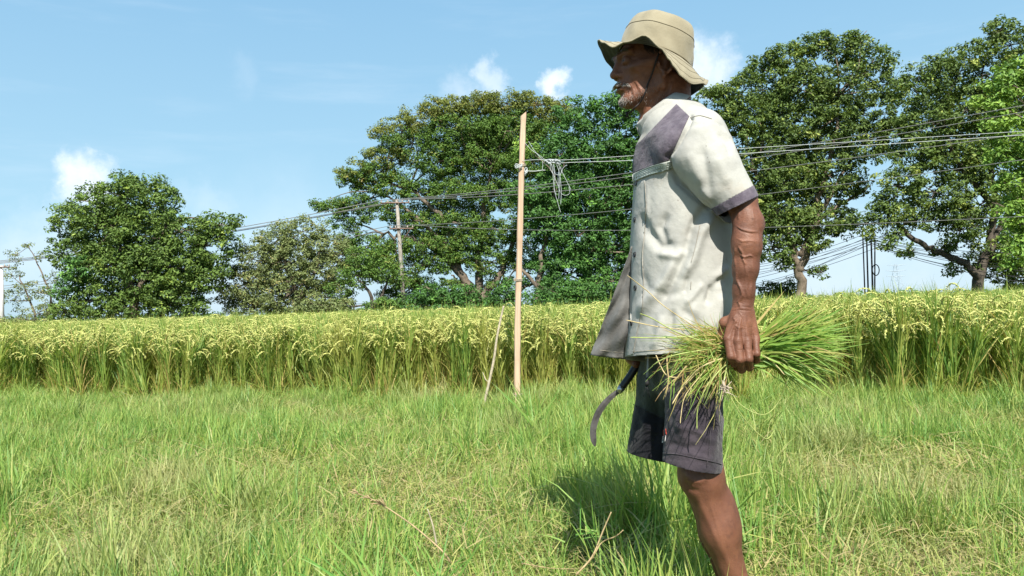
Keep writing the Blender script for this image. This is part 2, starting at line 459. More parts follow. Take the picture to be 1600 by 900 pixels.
# ================================================================ rice crop
M_rice = leaf_mat('rice_leaf', [(0.52, 0.40, 0.16), (0.44, 0.48, 0.12), (0.26, 0.38, 0.08), (0.11, 0.23, 0.05)], .40, .5,
                  patch=(0.34, 0.33, 0.08), patch_scale=.8, tint_stops=[.04, .3, .62, .95])
M_grain = plain_mat('rice_grain', (0.56, 0.53, 0.18), .6, .3, 40.0, col2=(0.42, 0.48, 0.14))
def rice_proto(seed, far=False):
    r = np.random.RandomState(seed)
    nt = 13 if not far else 7
    sp = []; gV = []; gF = []; gn = 0
    for k in range(nt):
        a = r.uniform(0, 6.28); rad = r.uniform(0, .06); bx, by = rad * math.cos(a), rad * math.sin(a)
        h = r.uniform(.66, .80)
        out = r.uniform(0, 6.28)
        # stem
        sp.append((bx, by, 0, a, h, .006, r.uniform(.02, .16), .05, r.uniform(.3, .75), 0))
        for q in range(4 if not far else 3):
            z0 = r.uniform(.05, .55) if q else r.uniform(.4, .5)
            tnt = r.choice([r.uniform(.02, .18), r.uniform(.4, .95)], p=[.30 if z0 < .25 else .07, .70 if z0 < .25 else .93])
            L_ = min(r.uniform(.32, .55), 1.0 - z0)
            sp.append((bx, by, z0 * h / .75, r.uniform(0, 6.28), L_, r.uniform(.009, .016), r.uniform(.04, .42), r.uniform(.0, .9), tnt, r.uniform(-1, 1)))
        if r.uniform() < .30: sp.append((bx, by, .35, r.uniform(0, 6.28), r.uniform(.50, .62), r.uniform(.008, .012), r.uniform(.0, .16), r.uniform(0, .25), r.uniform(.3, .7), r.uniform(-1, 1)))
        for q in range(2):
            sp.append((bx + r.uniform(-.04, .04), by + r.uniform(-.04, .04), 0, r.uniform(0, 6.28), r.uniform(.15, .5), r.uniform(.006, .011), r.uniform(.1, .6), r.uniform(.3, 1.4), r.choice([r.uniform(0, .2), .5]), r.uniform(-1, 1)))
        # panicle: an arc that nods over, with grains either side
        if r.uniform() < .82:
            pts = []
            px_, py_, pz = bx + .02 * math.cos(out), by + .02 * math.sin(out), h + .05 - r.uniform(.0, .26)
            ang = r.uniform(.1, .5); L_ = r.uniform(.18, .28); NS = 10
            for i in range(NS):
                pts.append((px_, py_, pz)); st = L_ / NS
                px_ += math.cos(out) * math.sin(ang) * st; py_ += math.sin(out) * math.sin(ang) * st; pz += math.cos(ang) * st
                ang += r.uniform(.18, .36)
            cg = [(Vector(q_), .0052 * math.sin(3.1416 * min(1, (i_ + .6) / NS)) + .0012) for i_, q_ in enumerate(pts)]
            for i_ in range(2, NS - 1):
                (a_, ra_), (b_, rb_) = cg[i_], cg[i_ + 1]; sv = Vector((-math.sin(out), math.cos(out), 0)); uv = Vector((0, 0, 1))
                gV += [a_ - sv * ra_, a_ + sv * ra_, a_ + uv * ra_, b_ - sv * rb_, b_ + sv * rb_, b_ + uv * rb_]
                gF += [(gn, gn + 1, gn + 4, gn + 3), (gn + 1, gn + 2, gn + 5, gn + 4), (gn + 2, gn, gn + 3, gn + 5)]; gn += 6
            for i in range(1, NS):
                p = Vector(pts[i]); dirv = (Vector(pts[i]) - Vector(pts[i - 1])).normalized()
                for _ in range(4 if not far else 2):
                    sd = Vector((r.normal(), r.normal(), r.normal() - .3)).normalized()
                    q0 = p + sd * .0060 - dirv * .006; dd = (dirv * 1.0 + sd * .30).normalized()
                    L2 = r.uniform(.017, .025) * (1.35 if far else 1.0); wv = dd.cross(Vector((r.normal(), r.normal(), r.normal()))).normalized() * (.0042 if not far else .006)
                    w2 = dd.cross(wv).normalized() * wv.length * .8
                    mid = q0 + dd * L2 * .5
                    gV += [q0, mid + wv, mid + w2, mid - wv - w2 * .3, q0 + dd * L2]
                    gF += [(gn, gn + 1, gn + 2), (gn, gn + 2, gn + 3), (gn, gn + 3, gn + 1), (gn + 4, gn + 2, gn + 1), (gn + 4, gn + 3, gn + 2), (gn + 4, gn + 1, gn + 3)] if not far else [(gn, gn + 1, gn + 4, gn + 3)]
                    gn += 5
    V, Fc, ti = blades_mesh('rice_hill', None, sp)
    n0 = len(V); nf = len(Fc)
    V = np.concatenate([V, np.array([tuple(v) for v in gV])]); Fc = Fc + [tuple(i + n0 for i in f) for f in gF]
    ti = np.concatenate([ti, np.full(len(gV), .5)])
    fm = np.array([0] * nf + [1] * (len(Fc) - nf))
    return bpy.data.objects.new('rice_hill', finish('rice_hill', V, Fc, ti, [M_rice, M_grain], fm))
rprotos = [rice_proto(500 + k) for k in range(7)] + [rice_proto(600 + k, True) for k in range(4)]
P = []
gy = 5.0
while gy < 52:
    sp_ = 0.185 if gy < 14 else (0.24 if gy < 26 else .36)
    half = .74 * gy + 1.5
    gx = np.arange(-half, half, sp_)
    xx = gx + rs.uniform(-.35, .35, len(gx)) * sp_; yy = gy + rs.uniform(-.35, .35, len(gx)) * sp_
    keep = yy > rice_edge(xx)
    P.append(np.stack([xx[keep], yy[keep]], 1)); gy += sp_
P = np.concatenate(P)
n = len(P)
near = P[:, 1] < 15
idx = np.where(near, rs.randint(0, 7, n), 7 + rs.randint(0, 4, n))
s = rs.uniform(.90, 1.08, n) * (1 + .05 * smooth_noise(P[:, 0], P[:, 1], 1.1, 51)) * (1 + .035 * np.clip(P[:, 0] / 4, -1, 1) * np.exp(-((P[:, 1] - 7) / 6) ** 2))
rot = np.stack([rs.normal(0, .08, n) + .10 * smooth_noise(P[:, 0], P[:, 1], 1.3, 52), rs.normal(.0, .08, n), rs.uniform(0, 6.28, n)], 1)
wide = np.where(near, 1.0, np.where(P[:, 1] < 26, 1.35, 1.9))
scatter('rice_crop', rprotos, np.stack([P[:, 0], P[:, 1], gz(P[:, 0], P[:, 1]) * near], 1), rot, np.stack([s * wide, s * wide, s], 1), idx, 'tall ripening rice with nodding yellow ears')

# taller stray plants that stand above the rice near the trees
M_reed = leaf_mat('reed_blades', [(0.34, 0.24, 0.11), (0.24, 0.25, 0.09), (0.12, 0.17, 0.05)], .3, .7)

# ================================================================ trees
M_bark = plain_mat('bark', (0.17, 0.135, 0.10), .9, .45, 3.0, .6, 14.0, bdist=.03)
M_bark_dark = plain_mat('bark_dark', (0.085, 0.07, 0.055), .9, .4, 3.0, .6, 14.0, bdist=.03)
def crown_mat(name, light, dark, yel):
    m, t, out = new_mat(name)
    a = t.add('ShaderNodeAttribute', attribute_name='tint').outputs['Fac']
    c = t.ramp(a, [(0.0, dark), (.55, light), (.88, light), (1.0, yel)])
    b = t.add('ShaderNodeBsdfPrincipled'); t.link(c, b.inputs['Base Color']); b.inputs['Roughness'].default_value = .55
    b.inputs['Specular IOR Level'].default_value = .3
    tr = t.add('ShaderNodeBsdfTranslucent'); t.link(t.mix(1.0, c, (1.3, 1.2, .5), 'MULTIPLY'), tr.inputs['Color'])
    mx = t.add('ShaderNodeMixShader'); mx.inputs[0].default_value = .20
    t.link(b.outputs[0], mx.inputs[1]); t.link(tr.outputs[0], mx.inputs[2]); t.link(mx.outputs[0], out.inputs[0])
    return m
M_teak = crown_mat('leaves_broad', (0.132, 0.211, 0.044), (0.055, 0.102, 0.024), (0.311, 0.407, 0.084))
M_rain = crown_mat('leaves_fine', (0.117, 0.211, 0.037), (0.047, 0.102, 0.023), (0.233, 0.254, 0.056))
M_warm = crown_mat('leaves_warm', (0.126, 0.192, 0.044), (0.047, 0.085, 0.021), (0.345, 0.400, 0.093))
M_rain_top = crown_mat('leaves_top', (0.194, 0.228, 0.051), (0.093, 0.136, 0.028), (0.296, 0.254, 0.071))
M_deep = crown_mat('leaves_deep', (0.078, 0.186, 0.040), (0.039, 0.093, 0.024), (0.186, 0.372, 0.071))
M_bright = crown_mat('leaves_bright', (0.20, 0.33, 0.055), (0.104, 0.209, 0.041), (0.415, 0.569, 0.120))
M_pale = crown_mat('leaves_pale', (0.193, 0.239, 0.087), (0.089, 0.120, 0.041), (0.356, 0.329, 0.134))

def leaf_cloud(rng, cents, rads, nleaf, size, flat=.65, spread=1.0):
    """leaves as bent rhombi in little rosettes around sub-clump centres"""
    cents = np.asarray(cents); n = len(cents)
    cid = np.repeat(np.arange(n), nleaf); N = len(cid)
    d = rng.normal(size=(N, 3)); d /= np.linalg.norm(d, axis=1)[:, None]
    rr = rng.uniform(.25, 1.0, N) ** .6
    off = d * rr[:, None] * np.asarray(rads)[cid][:, None]; off[:, 2] *= flat
    C = cents[cid] + off
    nrm = d * .8 + rng.normal(size=(N, 3)) * .55 + np.array([0, -.15, .75]); nrm /= np.linalg.norm(nrm, axis=1)[:, None]
    t1 = np.cross(nrm, rng.normal(size=(N, 3))); t1 /= np.linalg.norm(t1, axis=1)[:, None]
    t2 = np.cross(nrm, t1)
    s = size * rng.uniform(.6, 1.3, N)[:, None]
    V = np.stack([C - t1 * s, C - t2 * s * .48 + nrm * s * .12, C + t1 * s - nrm * s * .15, C + t2 * s * .48 + nrm * s * .12], 1).reshape(-1, 3)
    F = np.arange(N * 4).reshape(N, 4)
    ctint = rng.normal(0, .20, n)
    tint = np.clip(.50 + ctint[cid] + rng.normal(0, .17, N), 0, 1)
    return V, F, np.repeat(tint, 4)

def tree(name, label, base, Y, tr, forks, blobs, mats, leaf=.15, dens=1.0, cat='tree', bark=None, seed=1, rosette=.42, nleaf=26, trunk_pts=None, top_z=None, group=None, gaps=0.0):
    """base (px,py); forks: list of pixel polylines of the visible limbs with start radius; blobs (px,py,rx,ry[,dy[,mat]])"""
    rng = np.random.RandomState(seed); leaf *= .76; nleaf = int(nleaf * 1.55)
    k = Y / FPX
    bpt = at(base[0], base[1], Y); 
    root = empty(name, (bpt.x, bpt.y, 0)); tag(root, label, cat, group)
    g = Geo()
    ends = []
    for f in forks:
        pts, r0, r1 = f[0], f[1], f[2]
        dy = f[3] if len(f) > 3 else 0
        nP = len(pts)
        W_ = [at(p[0], p[1], Y + dy * i / max(nP - 1, 1)) for i, p in enumerate(pts)]
        if pts[0][1] >= base[1] - 12: W_[0].z = -.2
        cs = catmull(W_, 5)
        for i in range(1, len(cs) - 1): cs[i] += Vector(rng.normal(0, .25 * r0, 3))
        g.tube(cs, np.linspace(r0, r1, len(cs)), 8)
        ends += [(cs[i], r0 + (r1 - r0) * i / len(cs)) for i in range(len(cs) // 3, len(cs))]
    bymat = {}
    for bl in blobs:
        px, py, rx, ry = bl[:4]; dy = bl[4] if len(bl) > 4 else 0; mi = bl[5] if len(bl) > 5 else 0
        yb = Y + dy * k
        c = np.array(at(px, py, yb)); a_, b_ = rx * k, ry * k; dp = (a_ + b_) * .5
        # limb to the blob
        if ends:
            e = min(ends, key=lambda q: (q[0] - Vector(c)).length + rng.uniform(0, 1.0))
            mid = (e[0] + Vector(c)) * .5 + Vector(rng.normal(0, .1 * (e[0] - Vector(c)).length + .01, 3))
            cs = catmull([e[0], mid, Vector(c)], 4); r_ = min(e[1] * .75, .05 + .03 * a_)
            g.tube(cs, np.linspace(r_, r_ * .35, len(cs)), 5)
            for _ in range(5):
                d = rng.normal(size=3); d /= np.linalg.norm(d); d[2] = d[2] * .6 + .2
                g.tube([Vector(c), Vector(c + d * np.array([a_, dp, b_]) * .45 + rng.normal(0, .1, 3)), Vector(c + d * np.array([a_, dp, b_]) * .9)], [r_ * .4, r_ * .25, .012], 4, cap=False)
        area = (a_ * dp + a_ * b_ + b_ * dp) / 3 * 12.5
        ns = max(6, int(area * 1.15 * dens / (rosette * 1.6) ** 2))
        d = rng.normal(size=(ns, 3)); d /= np.linalg.norm(d, axis=1)[:, None]
        rad = rng.uniform(.55, 1.08, ns)
        lump = 1 + .13 * np.sin(d[:, 0] * 5 + seed + px) * np.cos(d[:, 2] * 6 + py)
        cc = c + d * (rad * lump)[:, None] * np.array([a_, dp, b_])
        cc = cc[cc[:, 2] > .8]
        if gaps: cc = cc[rng.uniform(0, 1, len(cc)) > gaps]
        bymat.setdefault(mi, []).append(cc)
    g.build('trunk', [bark or M_bark], root)
    for mi, L_ in bymat.items():
        cc = np.concatenate(L_)
        V, F, ti = leaf_cloud(rng, cc, rng.uniform(.7, 1.3, len(cc)) * rosette, nleaf, leaf)
        me = mesh_np('crown', V, F, [mats[mi]], False)
        at_ = me.attributes.new('tint', 'FLOAT', 'POINT'); at_.data.foreach_set('value', ti.astype(np.float32))
        ob('crown', me, root)
    return root

# broad tree at the left
tree('broadleaf_tree', 'wide dark green tree at far left with a white cloud behind it', (220, 508), 58, .42,
     [([(215, 515), (208, 470), (190, 400), (175, 340)], .42, .12), ([(208, 470), (235, 420), (260, 350)], .28, .08), ([(235, 505), (262, 470), (310, 430)], .3, .08, 3)],
     [(205, 312, 44, 40), (150, 318, 40, 32), (250, 322, 36, 34), (112, 345, 34, 30), (165, 355, 55, 45), (225, 370, 60, 45), (290, 360, 45, 35), (345, 352, 34, 24), (330, 385, 38, 36),
      (120, 395, 40, 32), (160, 420, 55, 42), (225, 430, 60, 45), (285, 420, 50, 40), (110, 448, 26, 26, 0, 1), (150, 470, 50, 28), (215, 480, 60, 24), (275, 465, 45, 28), (330, 430, 30, 26, 0), (300, 480, 30, 18), (108, 485, 30, 22), (125, 420, 22, 18, -30, 1),
      (200, 380, 80, 60, 90), (260, 430, 80, 50, 90), (200, 292, 26, 22), (240, 290, 18, 16)],
     [M_teak, M_deep], leaf=.17, seed=3, rosette=.5, nleaf=24)
# lighter tree next to it
tree('broadleaf_tree', 'pale olive tree between the wide left tree and the concrete pole', (462, 500), 60, .3,
     [([(470, 510), (466, 470), (450, 420), (440, 380)], .28, .07), ([(466, 470), (490, 430), (500, 385)], .2, .06)],
     [(470, 362, 42, 26), (430, 378, 40, 24), (505, 385, 36, 30), (395, 405, 40, 30), (455, 410, 50, 36), (515, 425, 42, 36), (385, 445, 42, 32), (445, 455, 55, 36), (505, 465, 44, 30), (400, 480, 44, 20), (460, 485, 40, 16), (360, 455, 24, 26), (450, 430, 70, 45, 80), (540, 400, 26, 26)],
     [M_pale], leaf=.13, seed=4, rosette=.42, nleaf=26, dens=.9)
# big spreading rain tree
tree('rain_tree', 'huge spreading dome-crowned tree with many pale limbs behind the concrete pole', (735, 500), 62, .6,
     [([(735, 505), (738, 470), (728, 440), (690, 400), (640, 372), (600, 366)], .5, .10), ([(738, 470), (720, 430), (700, 360), (660, 310), (600, 280)], .34, .08),
      ([(742, 480), (748, 420), (752, 340), (770, 260)], .4, .09), ([(745, 475), (780, 430), (800, 380), (830, 300)], .36, .09), ([(735, 485), (700, 468), (668, 450), (650, 440)], .28, .07),
      ([(742, 488), (790, 470), (812, 452), (840, 440)], .26, .07), ([(728, 440), (690, 380), (640, 330), (590, 300)], .22, .06), ([(740, 470), (725, 452), (705, 430)], .2, .06)],
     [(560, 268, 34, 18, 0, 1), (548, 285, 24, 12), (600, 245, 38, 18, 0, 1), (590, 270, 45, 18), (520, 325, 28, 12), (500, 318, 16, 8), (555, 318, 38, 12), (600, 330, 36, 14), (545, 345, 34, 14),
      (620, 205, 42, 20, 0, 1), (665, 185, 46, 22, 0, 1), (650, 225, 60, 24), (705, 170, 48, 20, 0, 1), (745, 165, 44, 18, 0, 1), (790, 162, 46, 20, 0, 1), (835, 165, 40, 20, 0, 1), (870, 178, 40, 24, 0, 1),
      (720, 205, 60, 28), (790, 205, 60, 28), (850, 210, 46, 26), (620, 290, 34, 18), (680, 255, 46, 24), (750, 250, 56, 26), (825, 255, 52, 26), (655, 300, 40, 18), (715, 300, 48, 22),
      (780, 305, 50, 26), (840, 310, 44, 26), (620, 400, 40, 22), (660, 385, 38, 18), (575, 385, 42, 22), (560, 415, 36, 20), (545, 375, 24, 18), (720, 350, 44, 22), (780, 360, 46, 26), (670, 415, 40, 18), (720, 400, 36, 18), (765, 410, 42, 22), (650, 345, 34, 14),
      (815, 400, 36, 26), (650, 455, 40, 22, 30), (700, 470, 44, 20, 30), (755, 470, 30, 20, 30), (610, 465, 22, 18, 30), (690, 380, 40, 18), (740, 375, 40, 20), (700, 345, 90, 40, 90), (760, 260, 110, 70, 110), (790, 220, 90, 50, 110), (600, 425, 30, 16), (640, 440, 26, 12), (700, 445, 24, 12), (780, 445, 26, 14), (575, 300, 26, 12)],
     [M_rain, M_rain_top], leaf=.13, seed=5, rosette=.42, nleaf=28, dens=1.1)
tree('broadleaf_tree', 'small thin dark tree forking low just left of the concrete pole', (583, 503), 57, .2,
     [([(583, 510), (582, 480), (575, 455), (556, 430)], .2, .06), ([(582, 482), (598, 460), (607, 430)], .16, .05)],
     [(560, 430, 36, 20), (600, 420, 30, 20), (535, 450, 28, 16), (620, 440, 18, 12), (530, 480, 14, 12), (570, 400, 34, 18)],
     [M_rain], leaf=.13, seed=6, bark=M_bark_dark, nleaf=22)
tree('broadleaf_tree', 'dense deep green tree filling the space between the wooden pole and the man', (840, 500), 56, .3,
     [([(838, 505), (842, 450), (848, 400), (860, 330)], .28, .1), ([(842, 450), (815, 420), (810, 400)], .15, .06), ([(915, 500), (920, 430), (930, 340)], .26, .08)],
     [(905, 185, 40, 30), (950, 175, 40, 28), (985, 190, 40, 34), (880, 240, 44, 36), (930, 235, 50, 40), (980, 250, 44, 40), (1020, 230, 44, 46), (870, 300, 44, 40), (920, 305, 55, 42), (975, 320, 50, 42),
      (1020, 310, 46, 46), (860, 360, 38, 36), (905, 370, 52, 42), (960, 385, 50, 42), (1010, 390, 44, 46), (850, 425, 34, 34, 20), (890, 430, 40, 38), (935, 440, 45, 34), (985, 450, 40, 34), (860, 462, 24, 22), (905, 468, 34, 22), (950, 475, 30, 18), (790, 455, 28, 28, 30), (770, 478, 20, 16, 20), (1030, 450, 40, 34),
      (920, 330, 110, 120, 110), (965, 160, 22, 16), (830, 330, 26, 30, -20), (820, 230, 20, 18, -25, 1), (815, 300, 28, 18, -25, 0)],
     [M_deep, M_bright], leaf=.16, seed=7, rosette=.46, nleaf=26, dens=1.0)
tree('broadleaf_tree', 'tall tree just right of the man with a forked brown trunk', (1250, 470), 50, .33,
     [([(1248, 478), (1250, 430), (1240, 395), (1215, 330), (1180, 270)], .36, .09), ([(1250, 425), (1262, 385), (1275, 320), (1300, 240), (1310, 150)], .3, .08), ([(1262, 385), (1300, 300), (1335, 240)], .2, .06), ([(1250, 400), (1285, 340), (1330, 310), (1360, 290)], .17, .05)],
     [(1160, 145, 40, 30), (1195, 110, 38, 28), (1120, 160, 34, 28), (1235, 92, 36, 26), (1275, 72, 32, 22), (1320, 76, 34, 24), (1365, 95, 34, 26), (1392, 130, 26, 30), (1180, 180, 52, 36), (1250, 140, 55, 40), (1320, 135, 52, 36),
      (1370, 180, 46, 40), (1210, 225, 52, 38), (1280, 205, 58, 42), (1345, 225, 44, 36), (1230, 280, 50, 38), (1190, 280, 40, 40), (1295, 275, 48, 34), (1195, 340, 42, 40), (1235, 355, 46, 34), (1285, 340, 46, 30), (1320, 355, 26, 20), (1205, 390, 34, 24), (1265, 382, 30, 18), (1280, 425, 14, 10), (1225, 412, 14, 12), (1395, 215, 30, 30),
      (1250, 190, 90, 80, 100), (1230, 300, 80, 70, 90), (1140, 230, 40, 60), (1140, 320, 40, 60), (1330, 290, 26, 22), (1345, 58, 16, 12), (1288, 60, 16, 12)],
     [M_warm, M_deep], leaf=.15, seed=8, rosette=.42, nleaf=26, dens=.95)
tree('broadleaf_tree', 'large right hand tree whose leaning bare limb crosses the gap', (1530, 460), 44, .36,
     [([(1530, 468), (1532, 430), (1548, 380), (1555, 300), (1545, 200)], .36, .10), ([(1532, 438), (1505, 412), (1470, 395), (1435, 378), (1400, 350), (1380, 320)], .24, .09), ([(1548, 380), (1580, 330), (1610, 260)], .2, .07), ([(1553, 320), (1500, 260), (1470, 180)], .2, .06)],
     [(1430, 140, 34, 36), (1470, 110, 36, 34), (1510, 95, 36, 32), (1580, 70, 34, 38), (1600, 110, 36, 40), (1545, 120, 40, 40), (1450, 190, 46, 40), (1510, 170, 50, 44), (1570, 190, 50, 44), (1430, 240, 42, 36), (1490, 245, 50, 38),
      (1555, 260, 50, 42), (1405, 290, 40, 32), (1460, 300, 46, 32), (1530, 320, 46, 32), (1590, 320, 40, 40), (1390, 330, 34, 26), (1430, 345, 32, 22), (1350, 350, 30, 18), (1385, 372, 22, 16), (1500, 360, 36, 22), (1475, 385, 20, 12), (1580, 390, 44, 30), (1540, 395, 30, 22), (1600, 420, 30, 20), (1560, 420, 34, 22, 20), (1600, 440, 34, 18, 20), (1500, 335, 40, 24), (1420, 395, 16, 12), (1490, 420, 14, 10), (1500, 200, 90, 80, 110), (1560, 50, 24, 20), (1650, 150, 60, 80), (1650, 300, 60, 80)],
     [M_warm], leaf=.14, seed=9, rosette=.40, nleaf=25, dens=.9, bark=M_bark_dark)
tree('young_tree', 'bright lime green young tree cut off by the right edge', (1640, 455), 36, .16,
     [([(1650, 470), (1645, 400), (1630, 300), (1620, 180)], .16, .05)],
     [(1560, 122, 26, 18), (1552, 192, 26, 18), (1560, 245, 26, 20), (1572, 325, 26, 20), (1588, 400, 30, 20), (1600, 110, 30, 22), (1575, 135, 34, 20), (1545, 165, 26, 16), (1600, 170, 36, 30), (1575, 215, 34, 24), (1605, 250, 34, 30), (1580, 290, 26, 20), (1610, 310, 34, 26), (1590, 350, 28, 22), (1615, 385, 34, 24), (1650, 130, 50, 60), (1650, 250, 60, 80), (1660, 360, 50, 60)],
     [M_bright], leaf=.15, seed=10, rosette=.38, nleaf=20, dens=.85)
tree('young_tree', 'thin pale tree with sparse leaves beside the pole at the left edge', (70, 515), 66, .14,
     [([(62, 522), (50, 480), (30, 430)], .13, .04), ([(62, 520), (80, 470), (62, 420), (45, 385)], .11, .03)],
     [(20, 400, 12, 12), (42, 382, 8, 6), (18, 430, 14, 14), (60, 400, 8, 8), (40, 455, 22, 18), (75, 460, 20, 20), (15, 470, 16, 16), (60, 490, 30, 18), (90, 490, 24, 16), (20, 498, 20, 10), (82, 430, 10, 10)],
     [M_pale], leaf=.12, seed=12, rosette=.36, nleaf=12, dens=.7)
tree('bush', 'low green bushes between the left edge pole and the wide left tree', (60, 515), 50, .08,
     [([(60, 522), (62, 505)], .08, .04)],
     [(15, 508, 34, 12), (60, 514, 34, 10), (100, 510, 30, 10), (-40, 505, 40, 16)],
     [M_pale], leaf=.12, seed=13, rosette=.34, nleaf=22, cat='bush')

for i_, (cx_, w_, h_, lb, mt_) in enumerate(((690, 60, 30, 'low dark scrub at the foot of the huge spreading tree', M_deep), (605, 34, 16, 'small scrub clump at the foot of the concrete pole', M_rain), (505, 50, 16, 'scrub filling the foot of the pale olive tree', M_pale), (880, 60, 30, 'dark scrub between the wooden pole and the man', M_deep), (1215, 30, 22, 'leafy sapling behind the grass bundle', M_warm))):
    tree('bush', lb, (cx_, 506 - cx_ * .031 + 6), 54, .06, [([(cx_, 512 - cx_ * .031 + 10), (cx_ + 2, 500 - cx_ * .031)], .07, .03)],
         [(cx_ + dx_ * w_, 503 - cx_ * .031 - h_ * q_, w_ * .42, h_ * .62) for dx_, q_ in ((-.7, .2), (-.3, .7), (.15, .5), (.6, .75), (.8, .1), (-.1, .0))], [mt_], leaf=.14, seed=40 + i_, rosette=.38, nleaf=20, cat='bush')
# ================================================================ far tree line and haze-free horizon fields
rng = np.random.RandomState(77)
cc = []
for k in range(1100):
    x = rng.uniform(-260, 260); h = 2.2 + 1.6 * smooth_noise(np.array([x]), np.array([0.]), .07, 3)[0]
    cc.append((x, 235 + rng.uniform(-6, 6), rng.uniform(.0, max(.6, h))))
V, F, ti = leaf_cloud(rng, cc, rng.uniform(.9, 1.8, len(cc)), 14, .55)
me = mesh_np('distant_woodland', V, F, [M_deep], False)
a_ = me.attributes.new('tint', 'FLOAT', 'POINT'); a_.data.foreach_set('value', ti.astype(np.float32))
tag(ob('distant_woodland', me), 'low dark far woodland along the horizon', kind='stuff')

# ================================================================ poles and wires
M_conc = plain_mat('pole_concrete', (0.30, 0.27, 0.235), .85, .3, 4.0, .4, 30.0)
M_cross = plain_mat('crossarm_steel', (0.20, 0.13, 0.10), .7, .3, 8.0)
M_wire = plain_mat('wire', (0.22, 0.22, 0.22), .5, .15, 2.0)
M_wired = plain_mat('cable_black', (0.03, 0.03, 0.032), .5, .15, 2.0)
M_ins = plain_mat('insulator', (0.35, 0.30, 0.26), .3, .1, 5.0)
def lathe_tube(name, pts, rad, mat, parent=None, sides=10):
    g = Geo(); g.tube(pts, rad, sides); return g.build(name, [mat], parent)
YP = 60
top = at(620, 312, YP); bot = at(633, 500, YP); bot.z = -.3
pr = empty('utility_pole', (bot.x, YP, 0)); tag(pr, 'grey concrete power pole with two crossarms in front of the rain tree', 'utility pole')
lathe_tube('post', [bot, (top + bot) * .5, top], [.19, .16, .12], M_conc, pr, 12)
def crossarm(c, halfw, parent, brace=True):
    a = c + Vector((-halfw, -.2, .03)); b_ = c + Vector((halfw, -.2, .0))
    g = Geo(); g.tube([a, b_], .055, 4); arm = g.build('crossarm', [M_cross], parent, smooth=False)
    if brace:
        g = Geo(); g.tube([c + Vector((halfw * .8, -.2, 0)), c + Vector((0, -.16, -.95))], .03, 4); g.build('brace', [M_cross], arm, smooth=False)
    pts = []
    for f in (-.95, -.5, .5, .95):
        p = c + Vector((halfw * f, -.2, .06)); g = Geo()
        g.tube([p, p + Vector((0, 0, .06)), p + Vector((0, 0, .1)), p + Vector((0, 0, .2))], [.03, .06, .045, .03], 8); g.build('insulator', [M_ins], arm)
        pts.append(p + Vector((0, 0, .2)))
    return pts
up = crossarm(at(618, 318, YP), 1.1, pr, False)
lo = crossarm(at(628, 358, YP), .9, pr)
# a grey post at the left edge, pale twin cable posts in the right gap
g = Geo(); b0 = at(3, 530, 64); b0.z = -.3
pl = empty('utility_pole', (b0.x, 64, 0)); tag(pl, 'white concrete pole cut by the left edge of the field', 'utility pole')
lathe_tube('post', [b0, at(2, 415, 64)], [.2, .14], plain_mat('pole_white', (0.62, 0.61, 0.60), .8, .15, 4.0), pl, 12)
ca = crossarm(at(2, 404 + 14, 64), .8, pl, False)
YD = 46
posts = []
M_dark_post = plain_mat('post_dark', (0.06, 0.045, 0.045), .7, .3, 5.0)
for k, (x0, y0, x1, y1, rr, lb) in enumerate(((1348, 372, 1352, 478, .045, 'thin dark cable post, leftmost of the four posts in the right gap'), (1354, 376, 1357, 478, .055, 'dark cable post, second from the left of the four in the right gap'),
                                            (1361, 376, 1364, 478, .06, 'dark cable post carrying the small coil of cable in the right gap'), (1367, 380, 1366, 478, .05, 'reddish dark cable post, rightmost of the four in the right gap'))):
    p0 = at(x1, y1, YD + k * .25); p0.z = -.2; p1 = at(x0, y0 - 6, YD + k * .25)
    rt = empty('cable_post', (p0.x, p0.y, 0)); tag(rt, lb, 'post', 'dark cable posts standing together')
    lathe_tube('post', [p0, p1], [rr, rr * .8], M_dark_post, rt, 8)
    lathe_tube('bracket', [p1 + Vector((-.25, -.08, -.12)), p1 + Vector((.25, -.08, -.12))], .03, M_dark_post, rt, 4)
    if k == 2:
        cen = at(1367, 422, YD + .3)
        g = Geo(); g.tube([cen + Vector((.20 * math.cos(a), -.12, .32 * math.sin(a))) for a in np.linspace(0, 6.283, 24)], .03, 5); g.build('cable_coil', [M_wired], rt)
    posts.append(p1)

def wire(name, pts, r, mat, label, cat, group, sag=0.0):
    pts = [Vector(p) for p in pts]
    out = []
    for i in range(len(pts) - 1):
        n = 14
        for k in range(n):
            u = k / n; p = pts[i].lerp(pts[i + 1], u); p.z -= sag * 4 * u * (1 - u); out.append(p)
    out.append(pts[-1])
    g = Geo(); g.tube(out, r, 5); o = g.build(name, [mat])
    tag(o, label, cat, group); return o
G1 = 'overhead power lines on the concrete pole'
up_lab = ['topmost power line running from the concrete pole crossarm rightwards past the man', 'second power line of the upper crossarm running just under the topmost one', 'third power line of the upper crossarm', 'lowest power line of the upper crossarm, nearly touching its neighbour']
YR = 24
ur = [(1750, 136), (1750, 147), (1750, 186)]
ul = [(-80, 415), (-80, 417), (-80, 419)]
ulab = ['highest power line where the lines leave the right edge of the photo', 'power line running close below the highest one up to the right edge', 'lowest power line of the top crossarm, crossing the tree right of the man']
for k in range(3):
    R_ = at(*ur[k], YR + k * .3); Lf = at(*ul[k], 70)
    wire('power_line', [Lf, up[k + (k > 0)], R_], [.030] * 14 + list(np.linspace(.028, .0125, 15)), M_wire, ulab[k], 'power line', 'top power lines', 0.55)
lr = [(1750, 228), (1750, 330)]
ll = [(-80, 455), (-80, 459)]
llab = ['upper of the two power lines on the lower crossarm of the concrete pole', 'lowest power line of the concrete pole, level with the forearm of the man']
for k in range(2):
    wire('power_line', [at(*ll[k], 70), lo[k * 3], at(*lr[k], YR + k * .3)], [.022] * 14 + list(np.linspace(.022, .010, 15)), M_wire, llab[k], 'power line', 'lower power lines', 0.5)
